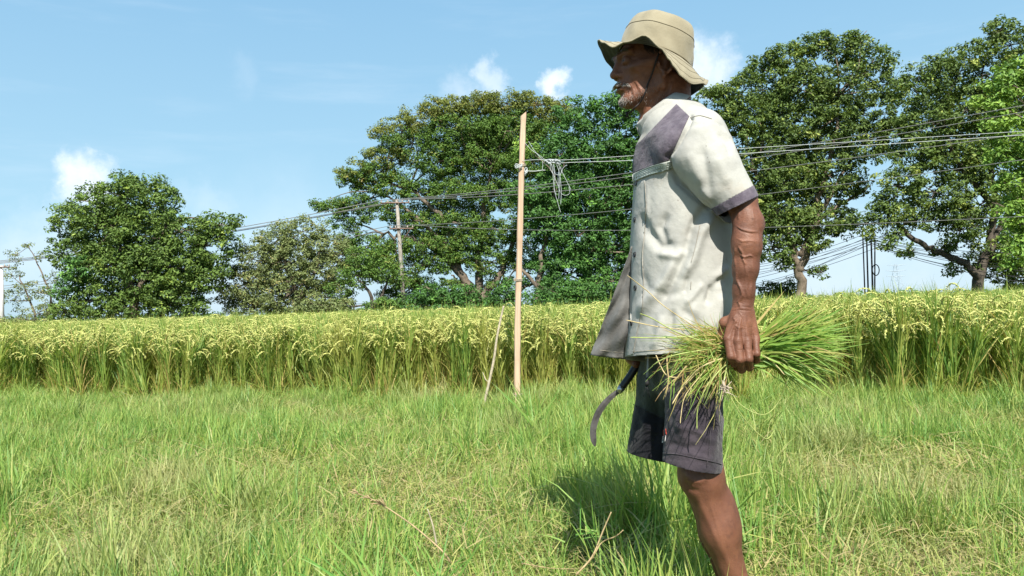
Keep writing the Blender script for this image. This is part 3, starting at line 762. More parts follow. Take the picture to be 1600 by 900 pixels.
# bundle of dark communication cables through the right gap
CABL = 'thin black cable fanning out from the dark cable posts over the rice'
rng = np.random.RandomState(5)
for k in range(9):
    p = posts[k % 4] + Vector((rng.uniform(-.15, .15), -.1, -.05 - .12 * k * .5))
    l = at(1100, 418 + k * 6.5 + rng.uniform(-3, 3), 58); r_ = at(1700, 392 + k * 8 + rng.uniform(-4, 4), 40)
    wire('cable', [at(-80, 502 + k * 3, 70), at(700, 462 + k * 5, 63), l, p, r_], .014, M_wired, CABL, 'cable', 'black cables on the dark posts', .3 + rng.uniform(0, .25))
for k in range(5):
    l = at(-80, 500 + k * 4, 66); r_ = at(840, 468 + k * 5, 60)
    wire('cable', [l, at(633, 474 + k * 6, 59.6), r_], .016, M_wired, 'thin black cable strung low behind the left hand trees', 'cable', 'low black cables on the left', .35)
# faint lattice transmission tower far off
YT = 420
M_galv_hazed = plain_mat('galvanised_steel_hazed', (0.40, 0.47, 0.53), .6, .1, .5)  # steel tinted pale blue-grey, distance haze mixed into the colour
b0 = at(1402, 470, YT); tt = empty('transmission_tower', (b0.x, YT, 0)); tag(tt, 'faint lattice steel transmission tower far away in the right gap', 'tower')
g = Geo(); H = at(1400, 412, YT).z; 
def tw(z): return 3.0 * (1 - z / H) + .45
lv = [H * q for q in (0, .2, .38, .54, .68, .8, .9, 1.0)]
for sx, sy in ((1, 1), (1, -1), (-1, 1), (-1, -1)):
    g.tube([(b0.x + sx * tw(z), YT + sy * tw(z), z) for z in lv], .09, 4)
for i in range(len(lv) - 1):
    z0, z1 = lv[i], lv[i + 1]
    for sy in (1, -1):
        g.tube([(b0.x - tw(z0), YT + sy * tw(z0), z0), (b0.x + tw(z1), YT + sy * tw(z1), z1)], .05, 4)
        g.tube([(b0.x + tw(z0), YT + sy * tw(z0), z0), (b0.x - tw(z1), YT + sy * tw(z1), z1)], .05, 4)
g.build('lattice_mast', [M_galv_hazed], tt, smooth=False)
for zf in (.62, .78, .94):
    g = Geo(); g.tube([(b0.x - 5.5, YT, H * zf + .5), (b0.x, YT, H * zf), (b0.x + 5.5, YT, H * zf + .5)], [.07, .2, .07], 4); g.build('crossarm', [M_galv_hazed], tt, smooth=False)
# ================================================================ smooth implicit surfaces for the figure and his clothes
class SDF:
    def __init__(s, lo, hi, h):
        s.lo = np.array(lo, float); s.h = h
        s.n = np.ceil((np.array(hi, float) - s.lo) / h).astype(int) + 1
        s.D = np.full(s.n, 0.05, dtype=np.float32)
    def _box(s, lo, hi, pad):
        a = np.clip(np.floor((np.array(lo) - pad - s.lo) / s.h).astype(int), 0, s.n)
        b = np.clip(np.ceil((np.array(hi) + pad - s.lo) / s.h).astype(int) + 1, 0, s.n)
        return a, b
    def apply(s, fn, lo, hi, k=.01, op='add'):
        a, b = s._box(lo, hi, max(.012, k * 1.3) if op == 'add' else .004)
        if np.any(b <= a): return
        ax = [s.lo[i] + s.h * np.arange(a[i], b[i]) for i in range(3)]
        x, y, z = np.meshgrid(*ax, indexing='ij', sparse=True)
        d = fn(x, y, z)
        sl = (slice(a[0], b[0]), slice(a[1], b[1]), slice(a[2], b[2]))
        A = s.D[sl]
        if op == 'add':
            h = np.clip(.5 + .5 * (A - d) / k, 0, 1)
            s.D[sl] = A * (1 - h) + d * h - k * h * (1 - h)
        else:
            h = np.clip(.5 - .5 * (A + d) / k, 0, 1)
            s.D[sl] = A * (1 - h) - d * h + k * h * (1 - h)
    def cone(s, a, b, ra, rb, k=.012, op='add'):
        a = np.array(a, float); b = np.array(b, float); r = max(ra, rb); ba = b - a; L2 = max(ba @ ba, 1e-12)
        def fn(x, y, z):
            t_ = np.clip(((x - a[0]) * ba[0] + (y - a[1]) * ba[1] + (z - a[2]) * ba[2]) / L2, 0, 1)
            return np.sqrt((x - a[0] - t_ * ba[0]) ** 2 + (y - a[1] - t_ * ba[1]) ** 2 + (z - a[2] - t_ * ba[2]) ** 2) - (ra + (rb - ra) * t_)
        s.apply(fn, np.minimum(a, b) - r, np.maximum(a, b) + r, k, op)
    def chain(s, pts, rads, k=.012):
        for i in range(len(pts) - 1): s.cone(pts[i], pts[i + 1], rads[i], rads[i + 1], k)
    def ell(s, c, r, M=None, k=.012, op='add'):
        c = np.array(c, float); r = np.array(r, float); M = np.eye(3) if M is None else np.array(M, float)
        ext = np.sqrt(((M * r[None, :]) ** 2).sum(1))
        def fn(x, y, z):
            p = [(x - c[0]) * M[0, i] + (y - c[1]) * M[1, i] + (z - c[2]) * M[2, i] for i in range(3)]
            k0 = np.sqrt(sum((p[i] / r[i]) ** 2 for i in range(3))); k1 = np.sqrt(sum((p[i] / r[i] ** 2) ** 2 for i in range(3)))
            return k0 * (k0 - 1) / np.maximum(k1, 1e-6)
        s.apply(fn, c - ext, c + ext, k, op)
    def mesh(s):
        D = s.D; nx, ny, nz = D.shape
        ins = D < 0
        cnt = np.zeros((nx - 1, ny - 1, nz - 1), np.int8)
        offs = [(i, j, k) for i in (0, 1) for j in (0, 1) for k in (0, 1)]
        for o in offs: cnt += ins[o[0]:nx - 1 + o[0], o[1]:ny - 1 + o[1], o[2]:nz - 1 + o[2]]
        act = (cnt > 0) & (cnt < 8)
        I = np.argwhere(act)
        idx = -np.ones(act.shape, np.int32); idx[act] = np.arange(len(I))
        vals = {o: D[I[:, 0] + o[0], I[:, 1] + o[1], I[:, 2] + o[2]] for o in offs}
        acc = np.zeros((len(I), 3)); num = np.zeros(len(I))
        for a in offs:
            for ax in range(3):
                if a[ax] == 0:
                    b = list(a); b[ax] = 1; b = tuple(b)
                    va, vb = vals[a], vals[b]; cr = (va < 0) != (vb < 0)
                    tt_ = np.where(cr, va / np.where(cr, va - vb, 1), 0)
                    p = np.tile(np.array(a, float), (len(I), 1)); p[:, ax] += tt_
                    acc += p * cr[:, None]; num += cr
        V = s.lo + (I + acc / num[:, None]) * s.h
        F = []
        for ax in range(3):
            o1, o2 = [(1, 2), (2, 0), (0, 1)][ax]
            sl0 = [slice(None)] * 3; sl1 = [slice(None)] * 3
            sl0[ax] = slice(0, -1); sl1[ax] = slice(1, None)
            A, B = ins[tuple(sl0)], ins[tuple(sl1)]
            ch = A != B
            E = np.argwhere(ch)
            ok = (E[:, o1] > 0) & (E[:, o2] > 0) & (E[:, o1] < D.shape[o1] - 1) & (E[:, o2] < D.shape[o2] - 1)
            E = E[ok]; fl = A[tuple(E.T)]
            q = []
            for d1, d2 in ((0, 0), (-1, 0), (-1, -1), (0, -1)):
                c = E.copy(); c[:, o1] += d1; c[:, o2] += d2; q.append(idx[c[:, 0], c[:, 1], c[:, 2]])
            Q = np.stack(q, 1); Q[~fl] = Q[~fl][:, ::-1]
            F.append(Q)
        F = np.concatenate(F)
        n_ = np.cross(V[F[:, 2]] - V[F[:, 0]], V[F[:, 3]] - V[F[:, 1]])
        vol = (n_ * (V[F[:, 0]] - V.mean(0))).sum()
        return V, (F if vol > 0 else F[:, ::-1].copy())

def vnormals(V, F):
    n = np.cross(V[F[:, 2]] - V[F[:, 0]], V[F[:, 3]] - V[F[:, 1]])
    N = np.zeros_like(V)
    for k in range(4): np.add.at(N, F[:, k], n)
    return N / np.maximum(np.linalg.norm(N, axis=1), 1e-12)[:, None]

def laplace(V, F, it=2, lam=.5, mask=None):
    e = np.concatenate([F[:, [0, 1]], F[:, [1, 2]], F[:, [2, 3]], F[:, [3, 0]]])
    e = np.concatenate([e, e[:, ::-1]])
    deg = np.bincount(e[:, 0], minlength=len(V))[:, None]
    cntb = np.bincount(F.ravel(), minlength=len(V))
    for _ in range(it):
        A = np.stack([np.bincount(e[:, 0], weights=V[e[:, 1], i], minlength=len(V)) for i in range(3)], 1) / np.maximum(deg, 1)
        V = V + lam * (A - V) * (1 if mask is None else mask[:, None])
    return V

def seg_dist(px, py, poly):
    d = np.full(len(px), 1e9); tt_ = np.zeros(len(px)); L = 0
    tot = sum(math.dist(poly[i], poly[i + 1]) for i in range(len(poly) - 1))
    for i in range(len(poly) - 1):
        (x0, y0), (x1, y1) = poly[i], poly[i + 1]; l = math.dist(poly[i], poly[i + 1])
        u = np.clip(((px - x0) * (x1 - x0) + (py - y0) * (y1 - y0)) / (l * l + 1e-9), 0, 1)
        q = np.hypot(px - x0 - u * (x1 - x0), py - y0 - u * (y1 - y0))
        b = q < d; d = np.where(b, q, d); tt_ = np.where(b, (L + u * l) / tot, tt_); L += l
    return d, tt_

def strokes(V, F, S, ymax=None, facing=-.05):
    """sculpt: each stroke is (polyline px, radius px, height m[, taper]) pushed along the normal on the side facing -Y"""
    N = vnormals(V, F)
    px, py = project(V); off = np.zeros(len(V))
    m = N[:, 1] < facing
    if ymax is not None: m &= V[:, 1] < ymax
    fade = np.clip((-N[:, 1]) * 3, 0, 1)
    for st in S:
        poly, r, h = st[:3]
        bx = [min(p[0] for p in poly) - 3 * r, max(p[0] for p in poly) + 3 * r, min(p[1] for p in poly) - 3 * r, max(p[1] for p in poly) + 3 * r]
        s_ = m & (px > bx[0]) & (px < bx[1]) & (py > bx[2]) & (py < bx[3])
        if not s_.any(): continue
        d, u = seg_dist(px[s_], py[s_], poly)
        tap = np.clip(np.minimum(u, 1 - u) * 5, .15, 1) if len(st) < 4 else 1
        off[s_] += h * np.exp(-(d / r) ** 2) * tap * fade[s_]
    return V + N * off[:, None]

def polymask(px, py, poly):
    ins = np.zeros(len(px), bool); j = len(poly) - 1
    for i in range(len(poly)):
        xi, yi = poly[i]; xj, yj = poly[j]
        c = ((yi > py) != (yj > py)) & (px < (xj - xi) * (py - yi) / (yj - yi + 1e-12) + xi)
        ins ^= c; j = i
    return ins

def bvh(V, F): return BVHTree.FromPolygons([tuple(v) for v in V], [tuple(int(i) for i in f) for f in F])
def hit(tree_, px, py, off=0.0, default=2.0):
    """first surface point seen through photo pixel, lifted by off towards the camera"""
    o = Vector((0, 0, CAMH)); d = at(px, py, 2.0) - o; d.normalize()
    h = tree_.ray_cast(o, d)
    if h[0] is None: return at(px, py, default), Vector((0, -1, 0))
    return h[0] + h[1] * off * (1 if h[1].dot(d) < 0 else -1), h[1]

# ---------------------------------------------------------------- body
YM = 2.05
def A3(px, py, Y): return np.array(at(px, py, Y))
H0 = A3(1029, 108, YM)                                    # centre of the head
yaw, pit = R(10), R(-1)
fw = np.array([-math.cos(yaw) * math.cos(pit), -math.sin(yaw) * math.cos(pit), math.sin(pit)])
lf = np.array([math.sin(yaw), -math.cos(yaw), 0.0]); lf /= np.linalg.norm(lf)
lf = lf - fw * (lf @ fw); lf /= np.linalg.norm(lf)
upv = np.cross(lf, fw); upv = upv if upv[2] > 0 else -upv
HM = np.stack([fw, lf, upv], 1)
def hp(f, l, u): return H0 + fw * f + lf * l + upv * u

def build_head():
    s = SDF(H0 + np.array([-.175, -.125, -.20]), H0 + np.array([.15, .125, .16]), .0017)
    s.ell(hp(.004, 0, .038), (.082, .070, .074), HM)                    # skull
    s.ell(hp(.048, 0, -.008), (.055, .058, .076), HM, k=.03)             # face
    s.ell(hp(.050, 0, .040), (.043, .056, .040), HM, k=.02)
    s.ell(hp(.072, 0, .010), (.033, .044, .040), HM, k=.015)
    for q in (1, -1):
        s.cone(hp(.012, .055 * q, -.012), hp(.020, .050 * q, -.050), .014, .013, .02)    # ramus
        s.cone(hp(.020, .050 * q, -.050), hp(.084, .016 * q, -.083), .013, .014, .02)     # jaw line
        s.ell(hp(.073, .045 * q, -.008), (.022, .016, .013), HM, k=.012)                  # cheekbone
        s.cone(hp(.064, .052 * q, .000), hp(.022, .065 * q, .006), .009, .007, .014)      # zygomatic arch
        s.cone(hp(.107, .012 * q, .029), hp(.091, .045 * q, .033), .0115, .0100, .010)      # brow
    s.cone(hp(.034, 0, -.068), hp(.074, 0, -.078), .030, .022, .02)
    s.ell(hp(.093, 0, -.085), (.016, .020, .015), HM, k=.014)            # chin
    s.ell(hp(.091, 0, -.046), (.021, .028, .024), HM, k=.014)            # muzzle
    for q in (1, -1):
        s.ell(hp(.118, .034 * q, .012), (.018, .019, .012), HM, .008, 'sub')              # socket
        s.ell(hp(.096, .031 * q, .012), (.0140, .0150, .0125), HM, k=.003)                # lids
        s.ell(hp(.113, .032 * q, .0115), (.009, .0115, .0036), HM, .002, 'sub')           # eye slit
        s.ell(hp(.055, .068 * q, -.045), (.030, .019, .026), HM, .022, 'sub')             # hollow cheek
        s.ell(hp(.062, .070 * q, .035), (.022, .010, .022), HM, .016, 'sub')              # temple
    s.cone(hp(.094, 0, .03), hp(.096, 0, -.035), .015, .016, .008)
    s.cone(hp(.106, 0, .024), hp(.121, 0, -.013), .0075, .0085, .009)    # nose bridge
    s.ell(hp(.123, 0, -.018), (.0105, .0100, .0090), HM, k=.007)         # tip
    for q in (1, -1):
        s.ell(hp(.109, .0130 * q, -.021), (.0115, .0065, .0080), HM, k=.006)               # wings
        s.ell(hp(.117, .0075 * q, -.0305), (.0055, .0038, .005), HM, .002, 'sub')         # nostrils
    s.ell(hp(.113, 0, -.0445), (.009, .021, .0062), HM, k=.006)          # upper lip
    s.ell(hp(.109, 0, -.0570), (.009, .019, .0060), HM, k=.006)          # lower lip
    s.ell(hp(.120, 0, -.0502), (.014, .022, .0026), HM, .003, 'sub')     # slightly open mouth
    s.ell(hp(.113, 0, -.0700), (.009, .020, .005), HM, .006, 'sub')
    for q in (1, -1):                                                    # ears
        cx, cu = .014, -.004
        ring = [hp(cx + .017 * math.cos(a) - .004, (.071 + .008 * (a < 4)) * q, cu + .031 * math.sin(a) + .004) for a in np.linspace(.6, 4.75, 12)]
        s.ell(hp(cx - .002, .069 * q, cu + .002), (.018, .006, .030), HM, k=.006)
        s.ell(hp(cx + .002, .076 * q, cu + .002), (.009, .006, .016), HM, .004, 'sub')
        s.chain(ring, [.0038] * 12, .0025)
        s.cone(hp(cx + .000, .071 * q, -.030), hp(cx + .001, .072 * q, -.038), .0065, .0055, .004)   # lobe
        s.ell(hp(cx + .013, .073 * q, cu - .003), (.004, .005, .006), HM, k=.003)                  # tragus
    # neck leaning forward from the collar
    nb = A3(1048, 205, YM); 
    s.cone(hp(-.030, 0, -.045), nb + np.array([.0, 0, 0]), .052, .056, .02)
    s.cone(hp(.028, 0, -.085), A3(1020, 214, YM), .026, .028, .03)
    for q in (1, -1):
        s.cone(hp(-.020, .048 * q, -.032), A3(1018, 218, YM - .018 * q), .008, .008, .014)         # sternomastoid
    s.ell(A3(1004, 192, YM), (.012, .012, .014), None, k=.012)           # adam's apple
    V, F = s.mesh()
    V = laplace(V, F, 2, .4)
    S = [  # wrinkles and folds (photo pixels)
        ([(968, 122), (975, 128), (982, 137), (987, 147), (986, 157)], 1.5, -.0020), ([(976, 122), (984, 130), (990, 141), (991, 152)], 1.6, .0016),
        ([(987, 124), (993, 133), (998, 146), (997, 158)], 1.5, -.0012), ([(994, 128), (1001, 140), (1003, 152)], 1.5, .0010),
        ([(1000, 84), (990, 88), (984, 90)], .9, -.0012), ([(1000, 92), (990, 93), (985, 93)], .9, -.0012), ([(965, 74), (978, 73), (992, 76)], 1.0, -.0012), ([(966, 78), (978, 77), (990, 80)], .8, .0008), ([(985, 108), (996, 116), (1004, 128)], 2.2, -.0016), ([(966, 99), (972, 103), (980, 103)], 1.3, -.0014), ([(966, 95), (973, 98), (981, 96)], 1.2, .0008), ([(984, 88), (992, 86)], .9, -.0008), ([(984, 91), (993, 92)], .9, -.0008), ([(983, 94), (991, 97)], .9, -.0008),
        ([(1012, 130), (1013, 150), (1009, 160)], 2.2, .0012), ([(1018, 172), (1012, 184), (1006, 196)], 2.0, .0028), ([(1024, 172), (1018, 186), (1011, 200)], 1.8, -.0022), ([(1030, 165), (1026, 180), (1020, 194)], 2.2, .0018),
        ([(1042, 128), (1034, 145), (1026, 160)], 2.2, .0030), ([(1047, 132), (1040, 148), (1030, 164)], 1.8, -.0024), ([(1052, 130), (1046, 148), (1038, 160)], 2.0, .0022), ([(1036, 130), (1028, 146)], 1.6, -.0016),
        ([(1015, 160), (1022, 166), (1034, 168)], 1.4, -.0012), ([(1012, 176), (1024, 182), (1036, 184)], 1.3, -.0012), ([(978, 158), (986, 164), (996, 160)], 1.6, -.0010),
        ([(962, 118), (965, 122), (971, 122)], 1.2, -.0014)]
    V = strokes(V, F, S, H0[1])
    rng_ = np.random.RandomState(2)
    N = vnormals(V, F)
    n3 = sum(np.sin(V @ rng_.normal(0, 260, 3) + rng_.uniform(0, 6)) for _ in range(7)) / 7
    n6 = sum(np.abs(np.sin(V @ (rng_.normal(0, 230, 3) * np.array([.5, .5, 1.4])) + rng_.uniform(0, 6))) for _ in range(6)) / 6
    return V + N * (n3 * .0005 - (n6 - .6) * .0012)[:, None], F

# joints
SH_L, SH_R = A3(1100, 216, 1.90), A3(1086, 212, 2.22)
EL_L = A3(1170, 352, 1.84); WR_L = A3(1160, 478, 1.835)
def build_arm():
    """left arm from the middle of the upper arm to the fingertips, closed on the bundle"""
    lo = np.array([A3(1105, 380, 1.8)[0] - .01, 1.755, A3(1160, 610, 1.8)[2]]); hi = np.array([A3(1210, 300, 1.8)[0] + .01, 1.955, A3(1150, 285, 1.84)[2]])
    s = SDF(lo, hi, .0017)
    s.chain([A3(1132, 262, 1.87), A3(1157, 310, 1.855), EL_L], [.038, .0345, .0300], .02)
    s.chain([A3(1169, 348, 1.838), A3(1167, 385, 1.832), A3(1165, 420, 1.832), A3(1162, 455, 1.834), WR_L], [.0315, .0310, .0265, .0220, .0205], .02)
    s.ell(A3(1184, 350, 1.86), (.014, .018, .022), None, k=.02)            # elbow
    s.ell(A3(1158, 372, 1.826), (.014, .016, .030), None, k=.02)            # forearm flexors
    s.ell(A3(1170, 468, 1.838), (.010, .012, .012), None, k=.012)         # ulna head
    # palm slab: back of the hand faces the camera
    kn = [A3(1137, 529, 1.812), A3(1152, 533, 1.803), A3(1167, 533, 1.808), A3(1180, 529, 1.822)]
    wr = [A3(1150, 490, 1.828), A3(1156, 488, 1.824), A3(1163, 488, 1.826), A3(1170, 489, 1.834)]
    for i in range(4): s.cone(wr[i], kn[i], .0135, .0105, .010)
    s.cone(WR_L, A3(1160, 500, 1.835), .0205, .020, .012)
    s.ell(A3(1160, 515, 1.838), (.027, .012, .030), None, k=.012)
    for i in range(4): s.ell(kn[i] + np.array([0, -.004, -.002]), (.0085, .0075, .009), None, k=.006)
    # fingers fold away from the camera round the bundle
    tips = []
    for i, (x1, y1, x2, y2, L) in enumerate(((1142, 557, 1147, 568, 1.0), (1156, 562, 1159, 577, 1.05), (1170, 561, 1171, 574, 1.0), (1182, 553, 1182, 563, .85))):
        p0 = kn[i] + np.array([0, -.002, 0]); p1 = A3(x1, y1, 1.792 + .006 * (i == 3) + .004 * (i == 0)); p2 = A3(x2, y2, 1.815 + .003 * i)
        p3 = p2 + np.array([-.001, .034 * L, .002]); p4 = p3 + np.array([0, .017, .020])
        r_ = (.0092, .0096, .0092, .0080)[i]
        s.chain([p0, p1, p2, p3, p4], [r_ * 1.08, r_ * 1.06, r_ * .98, r_ * .9, r_ * .82], .0035)
    # thumb: leaves the side of the palm near its base and closes behind the bundle
    s.chain([A3(1150, 496, 1.836), A3(1133, 507, 1.842), A3(1127, 527, 1.855), A3(1131, 548, 1.868)], [.015, .0125, .0105, .0095], .006)
    s.ell(A3(1133, 503, 1.838), (.013, .011, .012), None, k=.008)
    V, F = s.mesh()
    V = laplace(V, F, 2, .4)
    S = [  # veins, tendons, creases
        ([(1150, 420), (1151, 437), (1157, 450), (1160, 462), (1154, 472), (1158, 482), (1155, 488)], 2.0, .0030), ([(1149, 385), (1148, 405), (1150, 420)], 1.8, .0022),
        ([(1150, 372), (1160, 377), (1172, 376), (1184, 378)], 1.7, .0016), ([(1149, 352), (1158, 358), (1170, 362), (1185, 362)], 1.5, .0020), ([(1150, 356), (1160, 362), (1180, 366)], 1.2, -.0013),
        ([(1153, 384), (1160, 395), (1162, 404)], 1.8, .0022), ([(1155, 397), (1163, 402), (1172, 399), (1178, 402)], 1.6, .0022), ([(1160, 404), (1166, 414)], 1.6, .0018),
        ([(1168, 420), (1169, 436), (1166, 452), (1170, 470)], 1.8, .0016), ([(1175, 400), (1177, 425), (1174, 450), (1172, 470)], 2.0, .0014), ([(1183, 345), (1186, 380), (1181, 410)], 2.2, .0014),
        ([(1160, 395), (1166, 425), (1163, 448)], 1.4, .0012), ([(1151, 490), (1146, 497), (1150, 503), (1145, 507)], 1.7, .0022), ([(1147, 507), (1155, 513), (1163, 511)], 1.4, .0015), ([(1155, 488), (1162, 497), (1163, 512)], 1.4, .0014),
        ([(1153, 495), (1143, 515), (1139, 528)], 2.0, .0018), ([(1158, 494), (1154, 515), (1153, 530)], 2.0, .0020), ([(1164, 494), (1166, 512), (1167, 530)], 2.0, .0020), ([(1170, 496), (1176, 512), (1180, 528)], 2.0, .0016),
        ([(1148, 512), (1146, 528)], 1.8, -.0018), ([(1160, 508), (1160, 530)], 1.8, -.0020), ([(1171, 508), (1174, 528)], 1.8, -.0018),
        ([(1140, 487), (1155, 484), (1175, 486)], 1.2, -.0012), ([(1142, 482), (1158, 479), (1176, 481)], 1.0, -.0010),
        ([(1139, 542), (1146, 543)], 1.0, -.0010), ([(1152, 547), (1160, 547)], 1.0, -.0010), ([(1167, 546), (1174, 546)], 1.0, -.0010), ([(1158, 566), (1150, 560)], 1.0, .0008),
        ([(1155, 330), (1154, 345)], 2.0, .0014), ([(1175, 325), (1178, 345)], 2.4, .0012)]
    V = strokes(V, F, S, 1.85)
    rng_ = np.random.RandomState(3); N = vnormals(V, F)
    n3 = sum(np.sin(V @ (rng_.normal(0, 240, 3) * np.array([.5, .5, 1.2])) + rng_.uniform(0, 6)) for _ in range(8)) / 8
    n5 = sum(np.abs(np.sin(V @ (rng_.normal(0, 420, 3) * np.array([.4, .4, 1.6])) + rng_.uniform(0, 6))) for _ in range(6)) / 6
    return V + N * (n3 * .0006 - (n5 - .6) * .0007)[:, None], F

HIP_L, HIP_R = A3(1078, 535, 1.96), A3(1072, 535, 2.15)
KN_L, KN_R = A3(1096, 742, 1.95), A3(1092, 742, 2.14)
AN_L, AN_R = A3(1168, 968, 1.97), A3(1166, 985, 2.15)
def build_lower():
    s = SDF((KN_L[0] - .42, 1.75, -.03), (AN_L[0] + .22, 2.42, SH_L[2] + .05), .0040)
    # trunk
    s.chain([A3(1075, 530, YM), A3(1068, 440, YM), A3(1066, 340, YM), A3(1066, 260, YM)], [.088, .080, .085, .088], .04)
    s.chain([SH_L, A3(1058, 190, YM), SH_R], [.040, .05, .040], .03)
    s.chain([SH_L, A3(1128, 262, 1.87), A3(1150, 310, 1.855)], [.044, .040, .037], .02)
    # right arm, reaching down to the sickle
    er, wrr = A3(1060, 395, 2.27), A3(1003, 527, 2.20)
    s.chain([SH_R, er, wrr], [.042, .033, .022], .02)
    s.chain([wrr, A3(995, 545, 2.19), A3(990, 556, 2.185)], [.020, .026, .026], .01)
    for i in range(4):
        b = A3(981 + 4.5 * i, 556 + i * 5, 2.165)
        s.chain([A3(996 + i * 2, 546 + i * 5, 2.17), b, b + np.array([.004, .024, -.006]), b + np.array([.022, .030, -.004])], [.0105, .0100, .0095, .0085], .003)
    s.chain([A3(1002, 535, 2.19), A3(1001, 556, 2.168), A3(993, 570, 2.155)], [.013, .011, .0095], .005)
    for q, (hp_, kn, an) in ((-1, (HIP_L, KN_L, AN_L)), (1, (HIP_R, KN_R, AN_R))):
        s.chain([hp_, (hp_ + kn) / 2, kn], [.070, .058, .050], .03)
        mid = kn * .62 + an * .38
        s.chain([kn, mid, an], [.0475, .042, .027], .03)
        s.ell(kn * .68 + an * .32 + np.array([.018, 0, 0]), (.035, .038, .080), None, k=.03)     # calf
        s.ell(kn + np.array([-.022, 0, -.005]), (.026, .030, .034), None, k=.02)                  # knee cap
        # foot
        heel = an + np.array([.022, 0, -.030]); heel[2] = max(heel[2], .035)
        ball = np.array([an[0] - .115, an[1] - .005, .030])
        s.chain([an, heel], [.029, .030], .02); s.chain([an + np.array([-.01, 0, -.01]), ball], [.028, .019], .02)
        s.chain([heel, ball], [.028, .020], .02)
        for k in range(5):
            yy = ball[1] + (k - 2) * .017 * (1 if q < 0 else -1)
            s.cone((ball[0] - .005, yy, .022), (ball[0] - .052 + abs(k - 3) * .004 + .006 * (k == 0), yy, .014), .0115, .0095 if k != 4 else .0125, .004)
    # leave out what the finer arm mesh covers
    V, F = s.mesh()
    V = laplace(V, F, 2, .5)
    S = [([(1070, 735), (1080, 750), (1095, 752), (1106, 742)], 5, .004), ([(1068, 750), (1078, 765), (1096, 768)], 4, -.003), ([(1085, 765), (1105, 810), (1128, 860), (1150, 905)], 5, .0025), ([(1118, 770), (1138, 820), (1150, 870)], 5, -.002), ([(1105, 775), (1120, 820), (1138, 880)], 2.2, .0012)]
    V = strokes(V, F, S, 2.0)
    return V, F

def skin_material():
    m, t, out = new_mat('skin')
    g = t.add('ShaderNodeTexCoord').outputs['Object']
    c = t.mix(t.smooth(t.noise(g, 9, 5, .6), .35, .65), (0.125, 0.050, 0.029), (0.205, 0.086, 0.049))
    c = t.mix(t.math('MULTIPLY', t.smooth(t.noise(g, 46, 4, .65), .50, .72), .5), c, (0.075, 0.032, 0.021))
    c = t.mix(t.math('MULTIPLY', t.smooth(t.noise(g, 120, 3, .6), .62, .74), .5), c, (0.075, 0.032, 0.021))
    b = t.add('ShaderNodeBsdfPrincipled'); t.link(c, b.inputs['Base Color'])
    b.inputs['Roughness'].default_value = .48; b.inputs['Specular IOR Level'].default_value = .38
    rg = t.math('ADD', t.math('MULTIPLY', t.noise(g, 60, 3, .6), .35), .40); t.link(rg, b.inputs['Roughness'])
    b.inputs['Subsurface Weight'].default_value = .06; b.inputs['Subsurface Radius'].default_value = (.008, .003, .0015); b.inputs['Subsurface Scale'].default_value = .5
    v = t.add('ShaderNodeTexVoronoi'); v.inputs['Scale'].default_value = 320; t.link(g, v.inputs['Vector'])
    h = t.math('ADD', t.math('MULTIPLY', v.outputs['Distance'], .5), t.noise(g, 170, 5, .7))
    bp = t.add('ShaderNodeBump'); bp.inputs['Strength'].default_value = .5; bp.inputs['Distance'].default_value = .0012
    t.link(h, bp.inputs['Height']); t.link(bp.outputs[0], b.inputs['Normal']); t.link(b.outputs[0], out.inputs[0])
    return m
M_skin = skin_material()
V1, F1 = build_head(); V2, F2 = build_arm(); V3, F3 = build_lower()
cut = A3(1150, 285, 1.84)[2]
# the coarse mesh keeps only what lies outside the two fine blocks
hx = V3[:, 0]
armzone = (V3[:, 1] < 1.93) & (V3[:, 2] < cut - .004) & (V3[:, 0] > A3(1108, 380, 1.86)[0]) & (V3[:, 2] > A3(1160, 600, 1.8)[2])
keepf = ~armzone[F3].any(axis=1)
F3 = F3[keepf]
VB = np.concatenate([V1, V2, V3]); FB = np.concatenate([F1, F2 + len(V1), F3 + len(V1) + len(V2)])
used = np.zeros(len(VB), bool); used[FB.ravel()] = True; rem = np.cumsum(used) - 1
VB, FB = VB[used], rem[FB]
person = empty('person', (float(A3(1090, 500, YM)[0]), YM, 0))
tag(person, 'barefoot older man in bucket hat, faded shirt and dark shorts striding left with cut grass', 'person')
body = ob('body', mesh_np('body', VB, FB, [M_skin]), person)
BT_head = bvh(V1, F1); BT_arm = bvh(V2, F2)

# eyes, brows, hair, moustache, beard
m, t, out = new_mat('eye')
b = t.add('ShaderNodeBsdfPrincipled'); b.inputs['Roughness'].default_value = .4; b.inputs['Specular IOR Level'].default_value = .2
aa = t.add('ShaderNodeAttribute', attribute_name='tint').outputs['Fac']
t.link(t.ramp(aa, [(0, (.008, .006, .005)), (.4, (.02, .012, .008)), (.5, (.10, .07, .055)), (1, (.13, .095, .08))]), b.inputs['Base Color']); t.link(b.outputs[0], out.inputs[0])
M_eye = m
for q in (1, -1):
    c = hp(.0955, .031 * q, .0115); Vv = []; Ff = []; ti = []
    n_, m_ = 16, 12
    for i in range(m_ + 1):
        a = math.pi * i / m_
        for j in range(n_):
            b_ = 2 * math.pi * j / n_
            Vv.append(c + .0122 * (fw * math.cos(a) + lf * math.sin(a) * math.cos(b_) + upv * math.sin(a) * math.sin(b_))); ti.append(min(1, a / .9))
    for i in range(m_):
        for j in range(n_): Ff.append((i * n_ + j, i * n_ + (j + 1) % n_, (i + 1) * n_ + (j + 1) % n_, (i + 1) * n_ + j))
    ob('eye', finish('eye', np.array(Vv), Ff, ti, [M_eye]), body)

